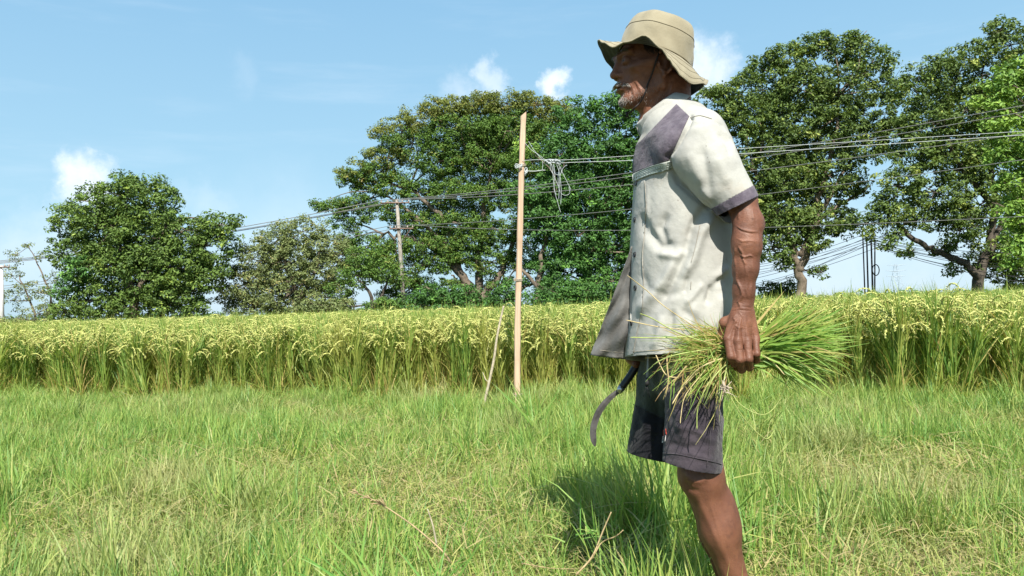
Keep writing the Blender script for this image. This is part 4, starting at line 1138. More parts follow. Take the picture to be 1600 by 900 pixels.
M_grey_hair = plain_mat('hair_grey', (0.34, 0.31, 0.28), .6, .3, 200.0)
M_white_hair = plain_mat('hair_white', (0.50, 0.46, 0.42), .6, .3, 200.0)
M_dark_hair = plain_mat('hair_dark', (0.035, 0.028, 0.025), .6, .3, 200.0)
M_mix_hair = plain_mat('hair_mixed', (0.24, 0.21, 0.19), .6, .6, 300.0)
def hairs(name, mat, n, fn, r0=.00045, parent=None, seed=1):
    rng_ = np.random.RandomState(seed); g = Geo()
    for _ in range(n):
        p, d, L = fn(rng_)
        if p is None: continue
        d = Vector(d).normalized(); p = Vector(p)
        mid = p + d * L * .5 + Vector(rng_.normal(0, L * .08, 3)); end = p + d * L + Vector(rng_.normal(0, L * .12, 3)) + Vector((0, 0, -L * .12))
        g.tube([p, mid, end], [r0, r0 * .85, r0 * .3], 3, cap=False)
    o = g.build(name, [mat], parent or body); o['kind'] = 'stuff'; return o
def head_side(l, f, u):
    """point on the head surface straight out from (f,u) along +-l"""
    o = Vector(hp(f, .2 * l, u)); d = Vector(lf * -l)
    h = BT_head.ray_cast(o, d); return (h[0], h[1])
def head_front(l, u):
    o = Vector(hp(.25, l, u)); h = BT_head.ray_cast(o, Vector(-fw)); return (h[0], h[1])
def f_mou(r):
    l = r.uniform(-.030, .030); u = -.0385 - abs(l) * .28 - abs(l) ** 2 * 5 + r.uniform(-.004, .0045)
    p, n = head_front(l, u)
    if p is None: return None, None, None
    return p, np.array(n) * .35 + lf * np.sign(l) * 1.0 - upv * .5, r.uniform(.005, .009)
hairs('moustache', M_white_hair, 620, f_mou, .00045)
def f_goat(r):
    l = r.normal(0, .018); u = -.086 + r.normal(0, .007)
    p, n = head_front(l, u)
    if p is None or u > -.066 or u < -.100: return None, None, None
    return p, np.array(n) * .6 - upv * .7, r.uniform(.002, .006)
hairs('goatee', M_grey_hair, 620, f_goat, .00035, seed=2)
def f_jaw(r):
    v = r.uniform(0, 1); f = .085 - .06 * v + r.normal(0, .006); u = -.075 + .012 * v + r.normal(0, .007)
    p, n = head_side(1 if r.uniform() < .6 else -1, f, u)
    if p is None: return None, None, None
    return p, np.array(n) * .7 - upv * .5, r.uniform(.002, .004)
hairs('stubble', M_mix_hair, 380, f_jaw, .0003, seed=3)
def f_brow(r):
    q = 1 if r.uniform() < .5 else -1; l = r.uniform(.012, .050); u = .032 + .004 * math.sin((l - .012) / .038 * 3.1) + r.uniform(-.003, .003)
    p, n = head_front(l * q, u)
    if p is None: return None, None, None
    return p, np.array(n) * .3 + lf * q * .9 + upv * .1, r.uniform(.006, .009)
hairs('eyebrow', M_mix_hair, 420, f_brow, .0004, seed=4)
def f_hair(r):
    q = 1 if r.uniform() < .6 else -1
    f = r.uniform(-.070, .060); u = r.uniform(-.03, .050)
    if f > -.0 and u < .022 + max(0, f - .03) * .5: return None, None, None
    if f <= -.0 and u < .02 - (-f) * .7: return None, None, None
    p, n = head_side(q, f, u)
    if p is None: return None, None, None
    return p, np.array(n) * .35 - upv * .8 - fw * .4, r.uniform(.008, .014)
hairs('hair', M_dark_hair, 3200, f_hair, .0007, seed=5)

# ---------------------------------------------------------------- cloth helpers
def cloth_mat(name, col, col2, stain=None, weave=900.0, bump=.35, rough=.88, scale=14.0, wrinkle=.32):
    m, t, out = new_mat(name)
    g = t.add('ShaderNodeTexCoord').outputs['Object']
    c = t.mix(t.smooth(t.noise(g, scale, 5, .6), .35, .68), col, col2)
    c = t.mix(t.math('MULTIPLY', t.smooth(t.noise(g, 5.0, 6, .7), .5, .7), .35), c, tuple(v * .72 for v in col))
    if stain is not None:
        c = t.mix(t.math('MULTIPLY', t.smooth(t.noise(g, 7.5, 4, .7), .54, .74), .55), c, stain)
        c = t.mix(t.math('MULTIPLY', t.smooth(t.noise(g, 70, 3, .7), .66, .74), .5), c, (.12, .10, .08))
    b = t.add('ShaderNodeBsdfPrincipled'); t.link(c, b.inputs['Base Color']); b.inputs['Roughness'].default_value = rough
    b.inputs['Specular IOR Level'].default_value = .2
    b.inputs['Sheen Weight'].default_value = .15
    h = t.math('ADD', t.math('MULTIPLY', t.noise(g, 26, 6, .62), 1.0), t.math('MULTIPLY', t.noise(g, weave, 1, .5), .08))
    bp = t.add('ShaderNodeBump'); bp.inputs['Strength'].default_value = wrinkle; bp.inputs['Distance'].default_value = .010
    t.link(h, bp.inputs['Height']); t.link(bp.outputs[0], b.inputs['Normal']); t.link(b.outputs[0], out.inputs[0])
    return m
M_shirt = cloth_mat('shirt_cloth', (0.335, 0.33, 0.305), (0.405, 0.40, 0.365), (0.34, 0.29, 0.225))
M_shirt_in = cloth_mat('shirt_inside', (0.30, 0.30, 0.275), (0.38, 0.37, 0.34), (0.24, 0.22, 0.18))
M_yoke = cloth_mat('yoke_cloth', (0.085, 0.07, 0.092), (0.14, 0.12, 0.145), None, wrinkle=.7, scale=40)
M_hat = cloth_mat('hat_cloth', (0.25, 0.218, 0.148), (0.31, 0.275, 0.19), None, scale=20, wrinkle=.25)
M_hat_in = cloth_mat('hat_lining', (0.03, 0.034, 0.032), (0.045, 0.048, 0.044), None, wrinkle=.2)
M_thread = plain_mat('thread', (0.30, 0.27, 0.22), .8, .2, 100.0)
M_button = plain_mat('button_black', (0.02, 0.02, 0.022), .3, .1, 50.0)
M_olive = cloth_mat('shorts_olive', (0.028, 0.033, 0.024), (0.044, 0.050, 0.037), None, wrinkle=.6)
M_black = cloth_mat('shorts_black', (0.007, 0.007, 0.010), (0.012, 0.012, 0.017), None, wrinkle=.6)
M_plum = cloth_mat('shorts_plum', (0.032, 0.026, 0.034), (0.058, 0.046, 0.056), None, wrinkle=.8)
M_brown = cloth_mat('shorts_brown', (0.075, 0.06, 0.052), (0.115, 0.093, 0.078), None, wrinkle=.8)

def to_bm(V, F):
    me = mesh_np('tmp', V, F); bm = bmesh.new(); bm.from_mesh(me); bpy.data.meshes.remove(me); return bm
def plane_px(p, q, Y=YM, yl=1.0):
    """plane through the screen line p->q, extruded along the view: returns point, normal"""
    a, b_ = at(p[0], p[1], Y), at(q[0], q[1], Y)
    n = (b_ - a).cross(Vector((0, 1, 0)) if yl is None else (a - Vector((0, 0, CAMH)))); return a, n.normalized()
def shell(bm, name, mats, parent, thick=.0016, inward=True, smooth=True):
    me = bpy.data.meshes.new(name); bm.to_mesh(me); bm.free()
    for mt in mats: me.materials.append(mt)
    me.polygons.foreach_set('use_smooth', np.full(len(me.polygons), smooth, dtype=bool))
    o = ob(name, me, parent)
    if thick:
        s = o.modifiers.new('thickness', 'SOLIDIFY'); s.thickness = thick; s.offset = -1 if inward else 1
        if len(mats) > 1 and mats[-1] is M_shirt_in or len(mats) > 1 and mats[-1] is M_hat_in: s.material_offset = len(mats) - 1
    return o

# ---------------------------------------------------------------- shirt
def build_shirt():
    # silhouette table: photo y -> front px, back px, half width m, centre Y
    T = [(232, 1005, 1120, .148, 2.05), (270, 993, 1148, .158, 2.05), (330, 989, 1150, .160, 2.05), (400, 986, 1150, .165, 2.05), (470, 984, 1147, .172, 2.055), (520, 980, 1146, .178, 2.06), (600, 976, 1150, .182, 2.06)]
    s = SDF((A3(960, 400, 2)[0], 1.72, A3(1000, 590, YM)[2] - .03), (A3(1215, 300, 1.9)[0], 2.34, A3(1060, 120, YM)[2]), .0036)
    rows = []
    for (py, xf, xb, w, yc) in T:
        a, b_ = A3(xf, py, YM), A3(xb, py, YM); rows.append((((a + b_) / 2)[2], a[0], b_[0], w, yc))
    rows = np.array(rows)[::-1]                      # ascending z
    def fn(x, y, z):
        zz = z + 0 * x
        xf = np.interp(zz, rows[:, 0], rows[:, 1]); xb = np.interp(zz, rows[:, 0], rows[:, 2]); w = np.interp(zz, rows[:, 0], rows[:, 3]); yc = np.interp(zz, rows[:, 0], rows[:, 4])
        xc, a = (xf + xb) / 2, (xb - xf) / 2
        q = (np.abs((x - xc) / a) ** 2.3 + np.abs((y - yc) / w) ** 2.3) ** (1 / 2.3)
        d = (q - 1) * np.minimum(a, w)
        return np.maximum(d, (z - rows[-1, 0]))
    global torso_q
    def torso_q(c):
        xf, xb, w, yc = (np.interp(c[2], rows[:, 0], rows[:, i]) for i in (1, 2, 3, 4))
        return (abs((c[0] - (xf + xb) / 2) / ((xb - xf) / 2)) ** 2.3 + abs((c[1] - yc) / w) ** 2.3) ** (1 / 2.3)
    s.apply(fn, (rows[:, 1].min(), 1.86, rows[0, 0]), (rows[:, 2].max(), 2.25, rows[-1, 0]), .02)
    # shoulders, upper back, chest
    for q, Yq in ((-1, 1.915), (1, 2.20)):
        s.chain([A3(1062, 190, YM + q * .045), A3(1096, 207, Yq)], [.052, .058], .03)
        s.chain([A3(1040, 200, YM + q * .045), A3(1062, 232, Yq)], [.050, .055], .04)
    s.chain([A3(1037, 212, YM), A3(1034, 245, YM)], [.052, .064], .05)
    s.chain([A3(1078, 198, YM), A3(1098, 250, YM)], [.060, .085], .05)
    # sleeves
    s.chain([A3(1095, 222, 1.900), A3(1115, 262, 1.870), A3(1156, 326, 1.852)], [.070, .062, .050], .010)
    s.cone(A3(1086, 246, 1.882), A3(1120, 292, 1.862), .058, .050, .008)
    s.chain([A3(1084, 220, 2.215), A3(1072, 330, 2.275)], [.066, .060], .022)
    V, F = s.mesh()
    V = laplace(V, F, 4, .5)
    S = [ # folds (photo pixels)
        ([(1062, 395), (1040, 440), (1010, 475), (995, 500)], 9, 0.0125), ([(1085, 350), (1070, 400), (1045, 450), (1020, 490)], 8, -0.0112), ([(1118, 330), (1095, 365), (1082, 405), (1062, 440)], 9, 0.0150), ([(1105, 320), (1083, 350), (1075, 375)], 6, -0.0088),
        ([(1000, 330), (1010, 360), (1030, 385), (1050, 392)], 8, -0.0112), ([(1045, 330), (1032, 355), (1040, 380), (1060, 385)], 7, -0.0100), ([(1025, 395), (1060, 400), (1075, 390)], 7, 0.0088),
        ([(1130, 430), (1112, 450), (1104, 480)], 6, -0.0125), ([(1140, 415), (1122, 432), (1112, 455)], 6, 0.0088), ([(1128, 455), (1122, 490), (1118, 520)], 6, 0.0075), ([(1000, 420), (1012, 450), (1040, 462), (1070, 455)], 6, -.004),
        ([(1012, 285), (1012, 330), (1008, 380)], 3, 0.0025), ([(1065, 480), (1085, 500), (1095, 530)], 7, -0.0075), ([(1035, 490), (1030, 520), (1020, 550)], 7, 0.0075), ([(1050, 480), (1048, 515), (1040, 550)], 6, -0.0075),
        ([(1085, 470), (1080, 500), (1070, 540)], 7, 0.0063), ([(1100, 440), (1085, 460), (1068, 478)], 5, 0.0063), ([(1075, 430), (1070, 460)], 4, -0.0050),
        # sleeve
        ([(1095, 225), (1100, 250), (1106, 280), (1110, 310)], 7, -0.0049), ([(1120, 205), (1135, 222), (1144, 245)], 5, -0.0049), ([(1126, 200), (1142, 216), (1150, 240)], 3.5, 0.0028), ([(1070, 200), (1085, 194), (1105, 192)], 4, -0.0021),
        ([(1075, 235), (1085, 262), (1100, 290)], 9, 0.0042), ([(1120, 240), (1128, 265), (1140, 290)], 9, 0.0042), ([(1096, 295), (1112, 316)], 4, 0.0028),
        # armhole seam
        ([(1079, 183), (1073, 198), (1060, 222), (1043, 245), (1046, 264), (1060, 286), (1083, 306), (1108, 324)], 3.4, -.012, 1), ([(1082, 184), (1094, 181), (1112, 186), (1128, 196)], 2.4, -.003, 1)]
    V = strokes(V, F, S, 2.05)
    rng_ = np.random.RandomState(8); N = vnormals(V, F)
    n3 = sum(np.sin(V @ (rng_.normal(0, 45, 3) * np.array([1, 1, .6])) + rng_.uniform(0, 6)) for _ in range(8)) / 8
    n4 = sum(np.sin(V @ (rng_.normal(0, 110, 3)) + rng_.uniform(0, 6)) for _ in range(8)) / 8
    V = V + N * (n3 * .0013 + n4 * .0005)[:, None]
    return V, F
VS, FS = build_shirt()
bm = to_bm(VS, FS)
def bis(bm, p, n, faces=None, clear=None):
    g = list(bm.verts) + list(bm.edges) + list(bm.faces) if faces is None else faces
    bmesh.ops.bisect_plane(bm, geom=g, plane_co=p, plane_no=n, clear_inner=(clear == 'in'), clear_outer=(clear == 'out'))
# hem: wavy lower edge; cuffs
p_, n_ = plane_px((978, 557), (1150, 545))
if n_.z > 0: n_ = -n_
bis(bm, p_, n_, clear='out')
def delete_where(bm, fn):
    f = [f for f in bm.faces if fn(f.calc_center_median())]
    bmesh.ops.delete(bm, geom=f, context='FACES')
# sleeve opening: cut plane at the cuff end, only for the sleeve
ca, cb = Vector(A3(1118, 262, 1.872)), Vector(A3(1156, 326, 1.856))
p1, n1 = plane_px((1129, 333), (1184, 306), 1.86, None); 
if n1.dot(cb - ca) < 0: n1 = -n1
near_sl = [f for f in bm.faces if f.calc_center_median().y < 1.925 and (f.calc_center_median() - p1).length < .16]
gs = set(); [gs.update(f.verts) or gs.update(f.edges) for f in near_sl]; gs.update(near_sl)
bis(bm, p1, n1, list(gs))
slx = A3(1100, 330, 1.86)[0]
slax = (cb - ca).normalized()
def sl_r(c): return ((c - ca) - slax * (c - ca).dot(slax)).length
delete_where(bm, lambda c: (c - p1).dot(n1) > 0 and (c - cb).length < .07 and c.y < 1.93 and torso_q(c) > 1.10)
# cuff band line
p2, n2 = plane_px((1119, 322), (1180, 288), 1.86, None)
if n2.dot(cb - ca) < 0: n2 = -n2
near_sl = [f for f in bm.faces if f.calc_center_median().y < 1.93 and (f.calc_center_median() - p2).length < .13 and f.calc_center_median().x > slx]
gs = set(); [gs.update(f.verts) or gs.update(f.edges) for f in near_sl]; gs.update(near_sl)
bis(bm, p2, n2, list(gs))
# far sleeve: open its end too
p3 = Vector(A3(1072, 335, 2.275)); n3_ = (Vector(A3(1072, 330, 2.275)) - Vector(A3(1084, 220, 2.215))).normalized()
delete_where(bm, lambda c: (c - p3).dot(n3_) > 0 and c.y > 2.235 and c.z > p3.z - .09)
# yoke outline
YK = [(1057, 163), (1077, 182), (1045, 250), (1018, 259), (980, 274), (980, 239), (1000, 222)]
for i in ((0, 1), (1, 2), (2, 3), (3, 4), (5, 6), (6, 0)):
    p_, n_ = plane_px(YK[i[0]], YK[i[1]])
    x0, x1 = sorted((YK[i[0]][0], YK[i[1]][0])); y0, y1 = sorted((YK[i[0]][1], YK[i[1]][1]))
    fs = []
    for f in bm.faces:
        c = f.calc_center_median()
        if c.y < 2.10:
            qx, qy = project(np.array([c]))
            if x0 - 6 < qx[0] < x1 + 6 and y0 - 6 < qy[0] < y1 + 6: fs.append(f)
    gs = set(); [gs.update(f.verts) or gs.update(f.edges) for f in fs]; gs.update(fs)
    bis(bm, p_, n_, list(gs))
bm.faces.ensure_lookup_table()
cen = np.array([f.calc_center_median() for f in bm.faces]); nrm = np.array([f.normal for f in bm.faces])
qx, qy = project(cen)
is_yoke = polymask(qx, qy, YK) & (nrm[:, 1] < .35) & (cen[:, 1] < 2.09)
is_cuff = ((cen - np.array(p2)) @ np.array(n2) > 0) & np.array([sl_r(Vector(c)) < .066 and (Vector(c) - cb).dot(slax) < .05 and c[1] < 1.93 and torso_q(c) > 1.10 and (c[1] < 1.885 or c[0] > A3(1125, 330, 1.86)[0]) for c in cen])
def split_off(bm, mask, name, mats, parent, lift=.0012, thick=.002):
    b2 = bm.copy(); b2.faces.ensure_lookup_table()
    bmesh.ops.delete(b2, geom=[b2.faces[i] for i in np.nonzero(~mask)[0]], context='FACES')
    b2.normal_update()
    for v in b2.verts: v.co = v.co + v.normal * lift
    return shell(b2, name, mats, parent, thick)
shirt_parts = [(is_yoke, 'yoke', [M_yoke]), (is_cuff, 'cuff', [M_yoke])]
keep = ~(is_yoke | is_cuff)
b2 = bm.copy(); b2.faces.ensure_lookup_table()
bmesh.ops.delete(b2, geom=[b2.faces[i] for i in np.nonzero(~keep)[0]], context='FACES')
shirt = shell(b2, 'shirt', [M_shirt, M_shirt_in], person, .0016)
for mk, nm, mt in shirt_parts: split_off(bm, mk, nm, mt, shirt)
bm.free()
BT_shirt = bvh(VS, FS)

def ribbon(name, pix, w, mat, parent, tree_=None, lift=.002, thick=.0012, seg=4, Y=YM):
    """a flat strip laid on the surface seen through the pixel path"""
    pts = []
    pth = catmull([Vector((p[0], p[1], 0)) for p in pix], seg)
    for q in pth:
        pts.append(hit(tree_ or BT_shirt, q.x, q.y, lift, Y))
    Vv = []; Ff = []
    for i, (p, n) in enumerate(pts):
        d = (pts[min(i + 1, len(pts) - 1)][0] - pts[max(i - 1, 0)][0]).normalized(); s_ = n.cross(d).normalized() * (w / 2)
        Vv += [p - s_, p + s_, p + s_ - n * thick, p - s_ - n * thick]
    for i in range(len(pts) - 1):
        for k in range(4): Ff.append((i * 4 + k, i * 4 + (k + 1) % 4, i * 4 + 4 + (k + 1) % 4, i * 4 + 4 + k))
    Ff += [(3, 2, 1, 0), tuple(len(Vv) - 4 + k for k in range(4))]
    me = mesh_np(name, np.array([tuple(v) for v in Vv]), Ff, [mat], True)
    return ob(name, me, parent)

def patch(name, poly, mat, parent, tree_, lift=.0015, step=2.0, thick=.0014, keep=None):
    """cloth panel lying on the surface: grid of hits inside a pixel polygon, outline included"""
    xs_ = [p[0] for p in poly]; ys_ = [p[1] for p in poly]
    nx_, ny_ = int((max(xs_) - min(xs_)) / step) + 1, int((max(ys_) - min(ys_)) / step) + 1
    bmp = bmesh.new(); grid = {}
    outline = [(poly[i], poly[(i + 1) % len(poly)]) for i in range(len(poly))]
    def snap(x, y):
        if polymask(np.array([x]), np.array([y]), poly)[0]: return x, y
        best = None
        for a, b_ in outline:
            L2 = (b_[0] - a[0]) ** 2 + (b_[1] - a[1]) ** 2
            u = max(0, min(1, ((x - a[0]) * (b_[0] - a[0]) + (y - a[1]) * (b_[1] - a[1])) / L2))
            q = (a[0] + u * (b_[0] - a[0]), a[1] + u * (b_[1] - a[1])); d = math.dist(q, (x, y))
            if best is None or d < best[0]: best = (d, q)
        return best[1] if best[0] < step * 1.2 else None
    for i in range(nx_ + 2):
        for j in range(ny_ + 2):
            x, y = min(xs_) + (i - .5) * step, min(ys_) + (j - .5) * step
            q = snap(x, y)
            if q is None: continue
            p, n = hit(tree_, q[0], q[1], lift)
            if p is None: continue
            grid[(i, j)] = bmp.verts.new(p)
    for (i, j) in list(grid):
        if all(k in grid for k in ((i + 1, j), (i + 1, j + 1), (i, j + 1))):
            vs = [grid[(i, j)], grid[(i, j + 1)], grid[(i + 1, j + 1)], grid[(i + 1, j)]]
            if max((a.co - b_.co).length for a in vs for b_ in vs) < step * .012: bmp.faces.new(vs)
    for v in [v for v in bmp.verts if not v.link_faces]: bmp.verts.remove(v)
    bmp.normal_update()
    if sum(f.normal.y for f in bmp.faces) > 0: bmesh.ops.reverse_faces(bmp, faces=bmp.faces)
    return shell(bmp, name, [mat], parent, thick)

# embroidered band under the yoke, button placket, chest pocket edge, side seam
M_trim = cloth_mat('trim_cloth', (0.52, 0.54, 0.50), (0.62, 0.63, 0.58), None, wrinkle=.3)
M_stitch = plain_mat('stitch_green', (0.24, 0.29, 0.27), .8, .3, 80.0)
band = patch('trim_band', [(988, 273), (1020, 259), (1047, 251), (1051, 262), (1022, 271), (989, 285)], M_trim, shirt, BT_shirt, .003, 1.6)
g = Geo()
for row in (0, 1):
    for k in range(16):
        u = k / 15; x = 991 + 55 * u; y = 277.5 - 20 * u - 2.5 * math.sin(u * 3) + row * 4.4
        pts = [hit(BT_shirt, x + 2.0 * math.cos(a), y + 1.9 * math.sin(a), .0036)[0] for a in np.linspace(0, 6.28, 8)]
        g.tube(pts, .0005, 3)
g.build('embroidery', [M_stitch], band)
for pth in ([(989, 274), (1020, 260), (1047, 252)], [(990, 284), (1022, 271), (1050, 263)]):
    ribbon('piping', pth, .0022, M_stitch, band, lift=.0042)
placket = patch('placket', [(991, 286), (1008, 282), (1010, 320), (1008, 360), (1004, 400), (1006, 440), (1004, 480), (996, 520), (990, 554), (980, 556), (986, 500), (988, 440), (987, 400), (988, 340)], M_shirt, shirt, BT_shirt, .0016, 2.4)
def button(x, y, tr=BT_shirt):
    p, n = hit(tr, x, y, .0035); n = n if n.y < 0 else -n
    g = Geo(); u = n.orthogonal().normalized(); w_ = n.cross(u)
    R_ = .0070
    rings = [(0, .0006), (R_ * .6, .0004), (R_ * .7, .0012), (R_, .0012), (R_ * 1.05, 0), (R_, -.0018), (0, -.002)]
    Vv = []; Ff = []
    for r_, h_ in rings:
        for k in range(12): Vv.append(p + (u * math.cos(k * math.pi / 6) + w_ * math.sin(k * math.pi / 6)) * max(r_, 1e-5) + n * h_)
    for i in range(len(rings) - 1):
        for k in range(12): Ff.append((i * 12 + k, i * 12 + (k + 1) % 12, i * 12 + 12 + (k + 1) % 12, i * 12 + 12 + k))
    g.add([tuple(v) for v in Vv], Ff)
    return g.build('button', [M_button], shirt)
for (x, y) in ((995, 286.5), (993, 343.5), (993, 398), (994, 450), (988, 505)): button(x, y)
# seams: raised thread lines
def seam(pix, parent, mat=M_thread, tr=BT_shirt, r=.0007, lift=.0012, name='seam'):
    g = Geo(); pth = catmull([Vector((p[0], p[1], 0)) for p in pix], 6)
    g.tube([hit(tr, q.x, q.y, lift)[0] for q in pth], r, 4); return g.build(name, [mat], parent)
seam([(1009, 284), (1011, 320), (1009, 360), (1005, 400), (1007, 440), (1005, 480), (997, 520), (991, 552)], placket, lift=.0035)
seam([(1094, 352), (1092, 362), (1087, 385), (1080, 410)], shirt); seam([(1080, 440), (1079, 452)], shirt)
seam([(1079, 184), (1094, 181), (1112, 186)], shirt)
seam([(980, 550), (1010, 548), (1040, 545), (1080, 541)], shirt, r=.0006)

# collar: stand band sloping down to the front
cbk, cfr = Vector(A3(1064, 150, YM)), Vector(A3(1001, 203, YM))
cc_ = (cbk + cfr) / 2; ax_f = (cfr - cbk) / 2
bmc = bmesh.new(); ringv = []
NR = 48; prof = [(-.016, 1.12), (-.006, 1.10), (.006, 1.02), (.014, .985), (.018, 1.0), (.014, 1.06), (.0, 1.16), (-.014, 1.22), (-.024, 1.26)]
cn = ax_f.cross(Vector((0, 1, 0))).normalized(); cn = cn if cn.z > 0 else -cn
for (h_, sc_) in prof:
    row = []
    for k in range(NR):
        a = 2 * math.pi * (k + .5) / NR; ca, sa = math.cos(a), math.sin(a)      # a=0 front
        w = .064 * sc_
        flare = 1 + .05 * math.sin(3 * a + 1)
        p = cc_ + ax_f * (ca * sc_ * .97) + Vector((0, 1, 0)) * (sa * w * flare) + cn * (h_ * (1.0 + .3 * ca) - .004 * (ca > .8))
        row.append(bmc.verts.new(p))
    ringv.append(row)
for i in range(len(prof) - 1):
    for k in range(NR):
        if k == NR - 1: continue                    # opening at the throat
        k2 = (k + 1) % NR
        bmc.faces.new([ringv[i][k], ringv[i][k2], ringv[i + 1][k2], ringv[i + 1][k]])
bmesh.ops.recalc_face_normals(bmc, faces=bmc.faces)
collar = shell(bmc, 'collar', [M_shirt], shirt, .0016)

# far front panel, hanging open
def grid_panel(name, fn, nu, nv, mats, parent, thick=.0018):
    b_ = bmesh.new(); vs = [[b_.verts.new(fn(i / nu, j / nv)) for j in range(nv + 1)] for i in range(nu + 1)]
    for i in range(nu):
        for j in range(nv): b_.faces.new([vs[i][j], vs[i + 1][j], vs[i + 1][j + 1], vs[i][j + 1]])
    b_.normal_update()
    return shell(b_, name, mats, parent, thick)
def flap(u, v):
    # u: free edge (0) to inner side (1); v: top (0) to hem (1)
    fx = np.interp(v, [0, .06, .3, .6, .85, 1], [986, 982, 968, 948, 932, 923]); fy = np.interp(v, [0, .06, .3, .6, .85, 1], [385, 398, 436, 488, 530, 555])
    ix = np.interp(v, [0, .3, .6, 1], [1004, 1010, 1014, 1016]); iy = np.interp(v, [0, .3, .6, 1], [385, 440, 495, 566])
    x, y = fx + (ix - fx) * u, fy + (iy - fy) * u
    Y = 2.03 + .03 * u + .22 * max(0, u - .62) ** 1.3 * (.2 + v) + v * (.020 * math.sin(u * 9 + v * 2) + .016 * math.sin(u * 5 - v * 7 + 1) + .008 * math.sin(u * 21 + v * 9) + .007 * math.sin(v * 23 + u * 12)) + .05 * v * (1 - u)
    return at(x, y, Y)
M_flap_shaded = cloth_mat('shirt_flap_shaded', (0.10, 0.098, 0.094), (0.17, 0.165, 0.155), (0.08, 0.07, 0.06), wrinkle=.5)  # shirt cloth darkened: the shade on the open panel is put into its colour
fl = grid_panel('front_panel', flap, 40, 60, [M_flap_shaded], shirt)
BT_fl = None
g = Geo(); g.tube([flap(u, .945) + Vector((0, -.002, 0)) for u in np.linspace(0.01, .95, 30)], .0008, 4); g.build('hem_seam', [M_thread], fl)

# ---------------------------------------------------------------- shorts
def build_shorts():
    s = SDF((A3(965, 600, 2)[0], 1.80, A3(1040, 745, 1.9)[2] - .02), (A3(1165, 600, 1.9)[0], 2.32, A3(1060, 515, YM)[2]), .0036)
    s.chain([A3(1072, 530, YM), A3(1070, 575, YM)], [.108, .100], .03)
    s.chain([A3(1072, 540, 2.12), A3(1052, 600, 2.14)], [.098, .100], .03)
    def leg(T, k):
        T = np.array(T)
        rows = np.array([(A3((a + b_) / 2, y, Yc)[2], A3(a, y, Yc)[0], A3(b_, y, Yc)[0], w, Yc) for (y, a, b_, w, Yc) in T])[::-1]
        def fn(x, y, z):
            zz = z + 0 * x
            v = [np.interp(zz, rows[:, 0], rows[:, i]) for i in (1, 2, 3, 4)]
            xc, a = (v[0] + v[1]) / 2, (v[1] - v[0]) / 2
            q = np.sqrt(((x - xc) / a) ** 2 + ((y - v[3]) / v[2]) ** 2)
            return np.maximum((q - 1) * np.minimum(a, v[2]), z - rows[-1, 0])
        s.apply(fn, (rows[:, 1].min(), rows[:, 4].min() - .1, rows[0, 0]), (rows[:, 2].max(), rows[:, 4].max() + .1, rows[-1, 0]), k)
    leg([(560, 1034, 1134, .088, 1.965), (620, 1040, 1129, .082, 1.955), (680, 1038, 1127, .078, 1.95), (760, 1033, 1127, .078, 1.95)], .02)
    leg([(555, 1005, 1100, .088, 2.13), (600, 998, 1095, .088, 2.14), (650, 989, 1088, .085, 2.145), (750, 974, 1086, .085, 2.15)], .012)
    V, F = s.mesh(); V = laplace(V, F, 4, .5)
    S = [([(1045, 600), (1060, 650), (1075, 700)], 8, .006), ([(1085, 600), (1095, 660), (1090, 720)], 8, -.006), ([(1110, 590), (1118, 650), (1114, 715)], 7, .005), ([(1040, 690), (1070, 700), (1100, 698)], 5, -.005), ([(1050, 665), (1085, 672), (1115, 690)], 5, .005),
         ([(1045, 635), (1080, 640), (1110, 655)], 5, -.004), ([(1010, 590), (1012, 640), (1005, 700)], 7, .006), ([(1025, 600), (1028, 650), (1022, 705)], 6, -.006), ([(1000, 650), (1015, 670), (1030, 680)], 5, .004), ([(1060, 705), (1090, 712), (1120, 720)], 3, .003)]
    V = strokes(V, F, S)
    rng_ = np.random.RandomState(18); N = vnormals(V, F)
    n3 = sum(np.sin(V @ (rng_.normal(0, 50, 3)) + rng_.uniform(0, 6)) for _ in range(8)) / 8
    n4 = sum(np.sin(V @ (rng_.normal(0, 130, 3)) + rng_.uniform(0, 6)) for _ in range(8)) / 8
    return V + N * (n3 * .004 + n4 * .0015)[:, None], F
VH, FH = build_shorts(); BT_sh = bvh(VH, FH)
bm = to_bm(VH, FH)
Ysplit = 2.045
def region(bm, cond):
    fs = [f for f in bm.faces if cond(f.calc_center_median())]
    gs = set(); [gs.update(f.verts) or gs.update(f.edges) for f in fs]; gs.update(fs); return list(gs)
pn, nn = plane_px((1034, 719), (1130, 736), 1.95, None); nn = nn if nn.z < 0 else -nn
pf, nf = plane_px((980, 706), (1090, 722), 2.145, None); nf = nf if nf.z < 0 else -nf
bis(bm, pn, nn, region(bm, lambda c: c.y < Ysplit)); bis(bm, pf, nf, region(bm, lambda c: c.y >= Ysplit))
delete_where(bm, lambda c: ((c - pn).dot(nn) > 0) if c.y < Ysplit else ((c - pf).dot(nf) > 0))
bmesh.ops.delete(bm, geom=[f for f in bm.faces if f.calc_center_median().z > A3(1060, 522, YM)[2]], context='FACES')
pb, nb_ = plane_px((989, 632), (1039, 655), 2.1, None); nb_ = nb_ if nb_.z < 0 else -nb_
bis(bm, pb, nb_, region(bm, lambda c: c.y >= 2.0))
pc, nc_ = plane_px((1036, 612), (1130, 622), 1.9, None); nc_ = nc_ if nc_.z < 0 else -nc_
bis(bm, pc, nc_, region(bm, lambda c: c.y < 2.06))
for f in bm.faces:
    c = f.calc_center_median(); qx_, qy_ = project(np.array([c]))
    far = c.y > 2.05 or (qx_[0] < 1040 and c.y > 1.99)
    if far: f.material_index = 1 if (c - pb).dot(nb_) > 0 else 0
    else: f.material_index = 2 if (c - pc).dot(nc_) > 0 else 3
bm.normal_update()
shorts = shell(bm, 'shorts', [M_olive, M_black, M_plum, M_brown], person, .002)
